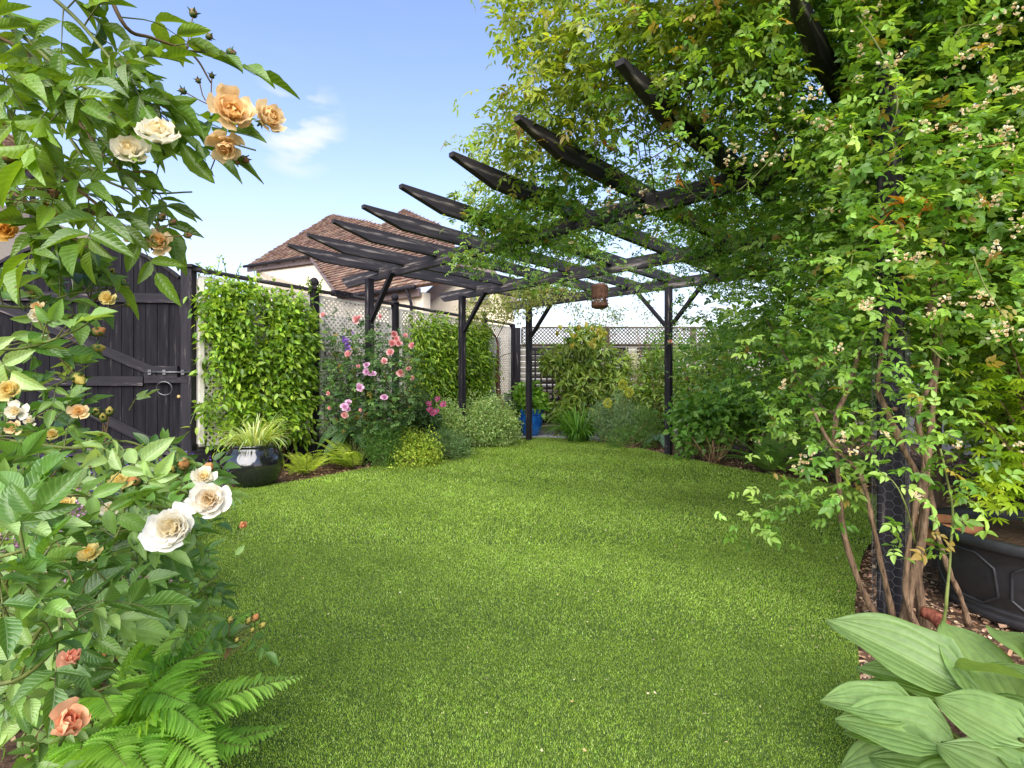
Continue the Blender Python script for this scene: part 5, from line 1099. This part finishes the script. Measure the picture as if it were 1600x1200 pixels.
def leafy(g, gst, P_, m, Lf, cols, bias, leaflets=5, T=T_ROSE, asp=.48, jit=.02, flatn=(0, -.3, .8), lo=0, hi=1):
    """compound rose leaves with stalks along a cane"""
    for k in range(m):
        f = lo + (hi - lo) * (k + rng.random()) / m; i = min(len(P_) - 2, int(f * (len(P_) - 1))); b0 = P_[i] + (P_[i + 1] - P_[i]) * rng.random()
        d = nrm(rng.normal(size=3) * [.8, .5, .6] + np.asarray(bias)); l = Lf * rng.uniform(.7, 1.35); npair = (leaflets - 1) // 2; rl = l * .55 * (npair + .8)
        e_ = b0 + d * rl; ex, ey = 800 + F * e_[0] / e_[1], 600 - F * (e_[2] - 1) / e_[1]
        if 145 < ex < 330 and 395 < ey < 690 and e_[1] < 1.6 and rng.random() < .88: continue      # a gap in the bush towards the gate
        P2 = spline([b0, b0 + d * rl * .5 + [0, 0, .01], b0 + d * rl + [0, 0, -.01]], 7); g.tube(P2, np.linspace(.0014, .0007, 7), 4, (.13, .14, .04), cap=False)
        nn = nrm(np.asarray(flatn) + rng.normal(size=3) * .4); s_ = nrm(np.cross(nn, d)); nn = np.cross(d, s_)
        q = [P2[-1]]; a = [nrm(d + [0, 0, -.12])]; ll = [l * 1.12]
        for z in range(npair):
            for sg in (-1, 1): q.append(P2[min(6, 2 + int(z * 4 / npair) + 1)]); a.append(nrm(s_ * sg + d * .7 + nn * -.1 + rng.normal(size=3) * .15)); ll.append(l * rng.uniform(.75, 1.0))
        q, a, ll = np.array(q), np.array(a), np.array(ll)
        g.leaves(T, q, a, nrm(nn + rng.normal(size=(len(q), 3)) * .28), ll, ll * asp * rng.uniform(.9, 1.1, len(q)), np.clip(palette(cols, 1, .1) * (1 + rng.normal(size=(len(q), 1)) * .07), .004, 1), True)
canesU = [
 [(-60, -20, .95), (40, 60, .95), (120, 130, .95), (215, 165, .95), (260, 195, .98), (330, 215, 1.02), (400, 235, 1.05)],
 [(-60, 160, .95), (60, 250, .95), (140, 310, .95), (215, 370, .98), (245, 395, 1.0)],
 [(40, -40, .90), (120, 30, .9), (190, 110, .9), (230, 130, .95)],
 [(150, -60, .95), (195, 40, .95), (240, 60, 1.0), (300, 85, 1.05), (330, 130, 1.08)],
 [(-60, 90, .85), (30, 110, .85), (100, 150, .85), (170, 180, .88)],
 [(-60, 30, 1.05), (50, 90, 1.05), (130, 200, 1.05), (180, 260, 1.05), (240, 270, 1.08)],
 [(-60, 60, 1.15), (60, 150, 1.1), (150, 270, 1.1), (230, 300, 1.1), (300, 300, 1.1)],
 [(-60, 220, 1.0), (20, 300, 1.0), (80, 350, 1.0), (160, 400, 1.0)],
]
for k, c_ in enumerate(canesU):
    P_ = cane(ur, c_, .0042, .0016, M_red_stem if k % 2 else M_green_stem); leafy(g, gst, P_, 15 if k != 3 else 5, .062, LU, (1.0, 0, -.62), 5, asp=.40, hi=.80)
g.build('foliage', M_rose, ur)
AP = ((.90, .70, .40), (.88, .56, .18)); CRM = ((.86, .82, .68), (.84, .70, .36)); WH = ((.88, .86, .80), (.86, .76, .50)); ORG = ((.84, .42, .20), (.80, .25, .10)); YEL = ((.82, .70, .30), (.80, .58, .15))
def rose_at(par, px, py, Y, rpx, axis, col, layers=5, openn=1.0, t0=8):
    g = Geo(); R_ = rpx / F * Y; bloom(g, W(px, py, Y), axis, R_, *col, layers=layers, T=T_PETH, openn=openn, petals=7 if openn > 1.2 else 5, t0=t0)
    ax = nrm(np.asarray(axis, float)); c_ = W(px, py, Y)
    o = g.build('bloom', M_petal, par)
    g = Geo()
    if layers > 3 and t0 < 20:
        k = 26; x = rand_dir(k); g.leaves(TS, np.repeat((c_ + ax * R_ * .12)[None], k, 0), nrm(ax + x * .9), x, R_ * .26, R_ * .05, palette([(.86, .70, .22), (.75, .52, .12)], k))
    g.leaves(T_LANCE, np.repeat((c_ - ax * R_ * .04)[None], 5, 0), nrm(rand_dir(5) * .9 - ax * .3), -ax, R_ * .45, R_ * .16, palette([(.07, .13, .02), (.1, .18, .03)], 5)); g.tube([c_ - ax * R_ * .02, c_ - ax * R_ * .5 + [0, 0, -.005]], [.004, .0016], 6, (.07, .12, .02))
    q = g.build('calyx', M_leafm, par); q.parent = o
    return o

UR = [(358, 182, .92, 37, (.5, -.6, .1), AP), (412, 188, .95, 29, (1, -.5, .1), AP), (352, 222, .93, 26, (.3, -.5, -.8), AP), (252, 222, .86, 34, (.2, -.7, .6), CRM), (205, 245, .86, 28, (.3, -.7, .4), CRM), (212, 365, 1.0, 17, (-.5, -.5, -.2), AP), (250, 382, 1.0, 22, (.4, -.9, .2), AP), (72, 322, .98, 17, (.1, -.5, -.6), ((.80, .48, .16), (.8, .4, .08))), (10, 362, .95, 18, (.5, -.8, .1), ((.82, .52, .12), (.8, .4, .06))), (120, 345, 1.1, 13, (.2, -.8, .2), YEL)]
for (px, py, Y, r_, ax, c_) in UR: rose_at(ur, px, py, Y, r_, ax, c_)
def buds_at(par, lst, src):
    g, gs_ = Geo(), Geo(); lst = [(a, b, c, r * 1.35, d) for a, b, c, r, d in lst]
    for k, (px, py, Y, r_, c_) in enumerate(lst):
        p_ = W(px, py, Y); s0 = W(*src[k % len(src)]) if not isinstance(src[0], int) else W(*src); d = nrm(p_ - s0)
        g1 = Geo(); bud(g1, p_, d, r_ / F * Y, c_); g1.build('bud', M_petal, par); gs_.tube(spline([s0, (s0 + p_) / 2 + rng.normal(size=3) * .004, p_], 6), [.0012] * 6, 4, cap=False)
    gs_.build('bud_stalks', M_red_stem, par)
BR = (.40, .20, .10); BO = (.75, .34, .12); BY_ = (.62, .50, .12)
buds_at(ur, [(301, 27, 1.06, 6, BR), (299, 50, 1.06, 6, BR), (323, 60, 1.08, 5, BR), (354, 82, 1.1, 6, BR)], [(290, 82, 1.05)])
buds_at(ur, [(331, 122, 1.08, 4, BR), (291, 145, 1.06, 5, BR), (312, 130, 1.06, 4, BR)], [(330, 165, 1.06)])
buds_at(ur, [(377, 245, 1.03, 6, BR), (365, 248, 1.03, 5, BR), (311, 240, 1.03, 4, BR), (329, 266, 1.03, 4, BR)], [(335, 215, 1.03)])
buds_at(ur, [(248, 345, 1.0, 6, BR), (264, 350, 1.0, 5, BR), (287, 368, 1.0, 5, BR)], [(225, 372, .99)])
buds_at(ur, [(12, 255, .9, 10, BO), (64, 277, .92, 9, BO), (58, 293, .92, 10, BR), (70, 306, .92, 9, BR), (128, 330, 1.0, 7, BR)], [(0, 310, .92), (20, 320, .92)])

# ---- lower rose bush
lr = thing('cream_rose_bush', 'rose bush with cream, white and peach blooms filling the lower left foreground', 'rose bush', (-1.15, .95, 0))
g, gst = Geo(), Geo()
canesL = [
 ([(-40, 765, .80), (60, 772, .82), (150, 775, .86), (230, 790, .9), (290, 800, .95)], .0045, 10),
 ([(-60, 470, .95), (40, 480, 1.0), (110, 460, 1.05), (170, 450, 1.1)], .003, 9),
 ([(-60, 540, .85), (30, 545, .9), (110, 520, .92), (160, 490, 1.0)], .003, 8),
 ([(-60, 430, 1.05), (20, 440, 1.05), (90, 430, 1.1), (150, 440, 1.15)], .003, 8),
 ([(-60, 600, .95), (40, 610, .95), (90, 600, .95), (140, 570, 1.0)], .003, 7),
 ([(-60, 680, .9), (30, 690, .92), (120, 700, .95), (200, 690, 1.0), (260, 720, 1.05)], .0035, 12),
 ([(100, 1000, 1.0), (140, 900, 1.0), (190, 820, 1.0), (190, 740, 1.0)], .0035, 8),
 ([(40, 1020, .75), (75, 970, .75), (130, 950, .78), (180, 900, .8)], .003, 8),
 ([(0, 950, 1.1), (100, 920, 1.1), (220, 880, 1.15), (330, 860, 1.2)], .0035, 12),
 ([(0, 870, 1.0), (80, 850, 1.0), (180, 850, 1.05), (260, 820, 1.1)], .0035, 13),
 ([(60, 1080, 1.3), (200, 990, 1.35), (290, 940, 1.4), (340, 900, 1.45)], .0035, 11),
 ([(-60, 1075, .62), (30, 1060, .64), (90, 1005, .64), (95, 960, .66), (120, 985, .66)], .0035, 7),
 ([(250, 860, 1.1), (275, 800, 1.08), (290, 760, 1.05), (290, 735, 1.05)], .0028, 5),
 ([(-60, 640, 1.1), (50, 650, 1.1), (100, 660, 1.1)], .003, 8),
 ([(150, 1080, 1.25), (260, 1040, 1.3), (320, 1020, 1.3), (380, 990, 1.35)], .0028, 4),
 ([(-30, 740, .7), (20, 800, .7), (40, 870, .7), (60, 920, .7)], .003, 7),
 ([(-60, 830, .6), (0, 900, .6), (30, 960, .62)], .003, 6),
 ([(20, 930, 1.2), (120, 860, 1.2), (200, 860, 1.2), (280, 900, 1.25)], .003, 10),
]
for c_, r_, m_ in canesL:
    P_ = cane(lr, c_, r_, r_ * .5); leafy(g, gst, P_, int(m_ * 1.35), .043, LL, (.45, -.1, .15), 5, asp=.50)
# fill deeper in the bush
for k in range(45):
    P_ = np.array([W(rng.uniform(-60, 60), rng.uniform(960, 1230), rng.uniform(.80, 1.15))]); P_ = np.vstack([P_, P_ + [.05, 0, .01]])
    if P_[0][2] > .04: leafy(g, gst, P_, 1, .043, LL, (.3, -.2, .25), 5, asp=.5)
for k in range(150):
    P_ = np.array([W(rng.uniform(-60, 300) , rng.uniform(640, 1010), rng.uniform(1.05, 1.7)) for _ in range(1)]); 
    if P_[0][0] > -.52 or P_[0][2] < .05: continue
    P_ = np.vstack([P_, P_ + [.05, 0, .01]]); leafy(g, gst, P_, 1, .042, LL, (.2, -.2, .2), 5, asp=.5, T=T_OV)
g.build('foliage', M_rose, lr)
LRS = [(276, 828, .92, 40, (.15, -.85, .45), WH, 5), (332, 782, 1.0, 31, (.25, -.85, .35), ((.88, .84, .76), (.86, .70, .42)), 5), (318, 748, 1.05, 19, (.4, -.5, .6), CRM, 4), (190, 758, 1.05, 30, (-.1, -.3, .9), YEL, 4), (145, 868, 1.05, 27, (-.1, -.5, .9), YEL, 4), (105, 790, 1.1, 20, (.2, -.6, .6), YEL, 4), (175, 800, 1.2, 22, (0, -.5, .8), CRM, 4), (122, 645, 1.1, 21, (.7, -.6, .4), AP, 4), (18, 615, .95, 28, (.4, -.7, .5), YEL, 5), (28, 645, 1.0, 22, (.3, -.7, .3), CRM, 4), (22, 668, 1.05, 18, (.3, -.7, .1), AP, 4), (72, 535, 1.1, 16, (.3, -.8, .2), CRM, 4), (170, 470, 1.15, 19, (.3, -.7, .5), YEL, 4), (60, 495, 1.15, 15, (.1, -.8, .3), CRM, 4), (85, 680, 1.15, 15, (.1, -.8, .4), YEL, 4), (50, 660, 1.2, 14, (0, -.8, .5), CRM, 4), (60, 480, 1.1, 13, (.2, -.8, .3), AP, 3)]
for (px, py, Y, r_, ax, c_, ly) in LRS: rose_at(lr, px, py, Y * .86, r_ * (.72 if px < 200 else .95), np.array(ax) + [0, -.3, .1], c_, ly, 1.45 if px > 250 else 1.0)
rose_at(lr, 100, 1145, .58, 42, (.55, -.25, .8), ((.88, .50, .28), (.84, .26, .15)), 4, 1, 42)
rose_at(lr, 116, 1032, .56, 24, (.3, -.6, .7), ((.85, .45, .28), (.80, .25, .18)), 4, 1, 50)
rose_at(lr, 375, 822, 1.0, 12, (.8, -.5, .3), ((.86, .45, .22), (.82, .3, .14)), 4, 1, 55)
buds_at(lr, [(287, 735, 1.03, 9, BO), (270, 742, 1.03, 8, BY_), (318, 738, 1.03, 9, BO), (222, 755, 1.0, 9, BO), (302, 760, 1.05, 7, BY_)], [(285, 775, 1.05)])
buds_at(lr, [(110, 512, 1.0, 9, BO), (118, 525, 1.0, 9, BY_), (143, 523, 1.0, 8, BO), (117, 585, .95, 10, BY_), (140, 545, 1.0, 8, BY_), (50, 465, 1.05, 7, BO), (70, 473, 1.05, 7, BO)], [(85, 550, .97)])
buds_at(lr, [(153, 432, 1.12, 6, BY_), (169, 432, 1.12, 6, BY_), (180, 448, 1.12, 7, BY_), (186, 455, 1.12, 6, BY_), (195, 475, 1.12, 6, BY_), (143, 434, 1.12, 5, BY_), (130, 432, 1.12, 4, BY_), (100, 458, 1.12, 6, BY_)], [(140, 475, 1.1)])
buds_at(lr, [(153, 652, 1.0, 6, BY_), (170, 650, 1.0, 6, BY_), (162, 660, 1.0, 6, BY_)], [(165, 690, 1.0)])
buds_at(lr, [(385, 975, 1.3, 5, BY_), (394, 971, 1.3, 6, BO), (405, 981, 1.3, 5, BY_), (359, 975, 1.3, 5, BY_), (367, 1004, 1.3, 4, BY_), (390, 988, 1.3, 4, BY_)], [(350, 1030, 1.3)])
buds_at(lr, [(78, 705, 1.1, 8, BY_), (90, 732, 1.1, 8, BO), (160, 1014, .9, 5, BO), (75, 762, .95, 7, BO)], [(60, 760, 1.0)])
buds_at(lr, [(112, 1087, .64, 8, (.2, .26, .06))], [(92, 1100, .62)])

# ---- foreground fern
bfn = np.array([-.92, 1.12, .02])
FR = [(.16, .33, .04), (.24, .44, .06), (.32, .52, .10)]
t = thing('large_fern', 'large fresh green fern arching over the lawn edge in the near left corner', 'fern', bfn); gg, gss = Geo(), Geo()
T_PIN = T_hi('lance', 23, .12, .12, 0, 1, .22)
def frond_to(base, tip, lift, L_w, cols, npin):
    base, tip = np.asarray(base, float), np.asarray(tip, float); n = 34; mid = (base + tip) / 2 + [0, 0, lift]
    P_ = spline([base, mid, tip], n + 1); Tn = nrm(np.gradient(P_, axis=0)); s_ = nrm(np.cross(Tn, (0, 0, 1.))); N2 = np.cross(s_, Tn); L0 = np.linalg.norm(np.diff(P_, axis=0), axis=1).sum()
    gss.tube(P_[::3], np.linspace(.0026, .0007, len(P_[::3])), 5); c_ = palette(cols, 1, .05)[0]
    for k in range(npin):
        t_ = .14 + .85 * k / npin; f = t_ * n; i0 = int(f); q = P_[i0] + (P_[min(n, i0 + 1)] - P_[i0]) * (f - i0); w = L_w * (math.sin(math.pi * min(1, t_ * .80 + .12)) ** 1.1) * rng.uniform(.93, 1.05) * (1 if t_ < .93 else .6)
        if t_ > .5: w *= 1 - .75 * ((t_ - .5) / .5) ** 1.3
        for sg in (-1, 1):
            a = nrm(s_[i0] * sg + Tn[i0] * .45 + rng.normal(size=3) * .05)
            gg.leaves(T_PIN, q, a, N2[i0] + rng.normal(size=3) * .12, w * rng.uniform(.93, 1.05), min(.0105, w * .2 + .003), np.clip(c_ * rng.uniform(.85, 1.2), 0, 1)[None], True)
for tip, lift, w_ in [((488, 1052, 1.34), .10, .10), ((432, 1095, 1.28), .12, .10), ((400, 948, 1.5), .12, .08), ((300, 1100, 1.12), .14, .10), ((340, 1010, 1.38), .12, .09), ((410, 1170, 1.18), .10, .10), ((250, 1040, 1.2), .16, .10), ((350, 1215, 1.05), .14, .10), ((250, 1230, .98), .15, .09), ((180, 1120, 1.0), .16, .09), ((460, 1130, 1.3), .05, .08), ((290, 965, 1.5), .1, .09), ((200, 1200, .95), .12, .09), ((330, 1150, 1.12), .17, .10), ((120, 1200, .95), .12, .09)][::1]:
    frond_to(bfn + rng.normal(size=3) * [.02, .02, 0], W(*tip), lift, w_ * 1.05, FR, 33)
gg.build('foliage', M_leafm, t); gss.build('stem', M_green_stem, t)

# ---- planting under the gate: lavender, mauve heather, dark ground leaves
def spikes(name, label, base, r, n, h, cols, fcols, cat, fl=.3):
    t = thing(name, label, cat, base); g, gs_, g2_ = Geo(), Geo(), Geo(); base = np.asarray(base, float)
    p = base + np.c_[rng.normal(size=(n, 2)) * r, np.zeros(n)]; hh = h * rng.uniform(.5, 1.1, n); d = nrm(rng.normal(size=(n, 3)) * [.25, .25, 0] + [0, 0, 1])
    for i in range(n):
        gs_.tube([p[i], p[i] + d[i] * hh[i]], [.002, .001], 3, cap=False); m_ = 7; q = p[i] + d[i] * hh[i] * rng.uniform(.05, .75, (m_, 1)); g.leaves(TM, q, nrm(rand_dir(m_) + [0, 0, .3]), rand_dir(m_), .05, .012, palette(cols, m_))
        q = p[i] + d[i] * hh[i] * rng.uniform(1 - fl, 1.03, (9, 1)) + rng.normal(size=(9, 3)) * .006; g2_.leaves(TM, q, rand_dir(9), rand_dir(9), .014, .012, palette(fcols, 9))
    g.build('foliage', M_leafm, t); g2_.build('flowers', M_petal, t); gs_.build('stems', M_green_stem, t)
spikes('purple_salvia', 'dark purple flower spikes in the bed before the gate', (-2.75, 3.55, 0), .30, 90, .48, [(.05, .10, .03), (.12, .19, .06)], [(.08, .03, .28), (.20, .10, .45)], 'salvia')
spikes('mauve_heather', 'mauve-pink flowering clump at the left edge of the photograph', (-2.45, 2.55, 0), .22, 120, .55, [(.05, .09, .04), (.11, .16, .07)], [(.42, .16, .30), (.60, .32, .48), (.32, .12, .30)], 'heather', .45)
spikes('pink_heather', 'low pink flowering clump below the cream roses', (-1.75, 1.95, 0), .16, 90, .36, [(.05, .09, .04), (.11, .16, .07)], [(.40, .14, .30), (.58, .30, .46)], 'heather', .45)
bush('gate_bed_foliage', 'low mixed grey-green leaves along the bed beneath the gate', 'plant', (-2.75, 3.9, 0), [((-2.8, 3.95, .12), (.45, .35, .22)), ((-2.3, 3.1, .12), (.4, .4, .22)), ((-3.3, 4.4, .12), (.4, .4, .22))], .07, .3, [(.05, .10, .03), (.11, .18, .06), (.17, .24, .11)], 9, 260, .06, mat=M_leafm, droop=-.2)
bush('border_geranium', 'leafy green border plant at the left lawn edge behind the cream roses', 'plant', (-1.75, 2.2, 0), [((-1.75, 2.25, .12), (.35, .35, .22)), ((-1.35, 1.65, .10), (.25, .3, .18))], .055, .6, MG, 9, 220, .05, droop=-.1)
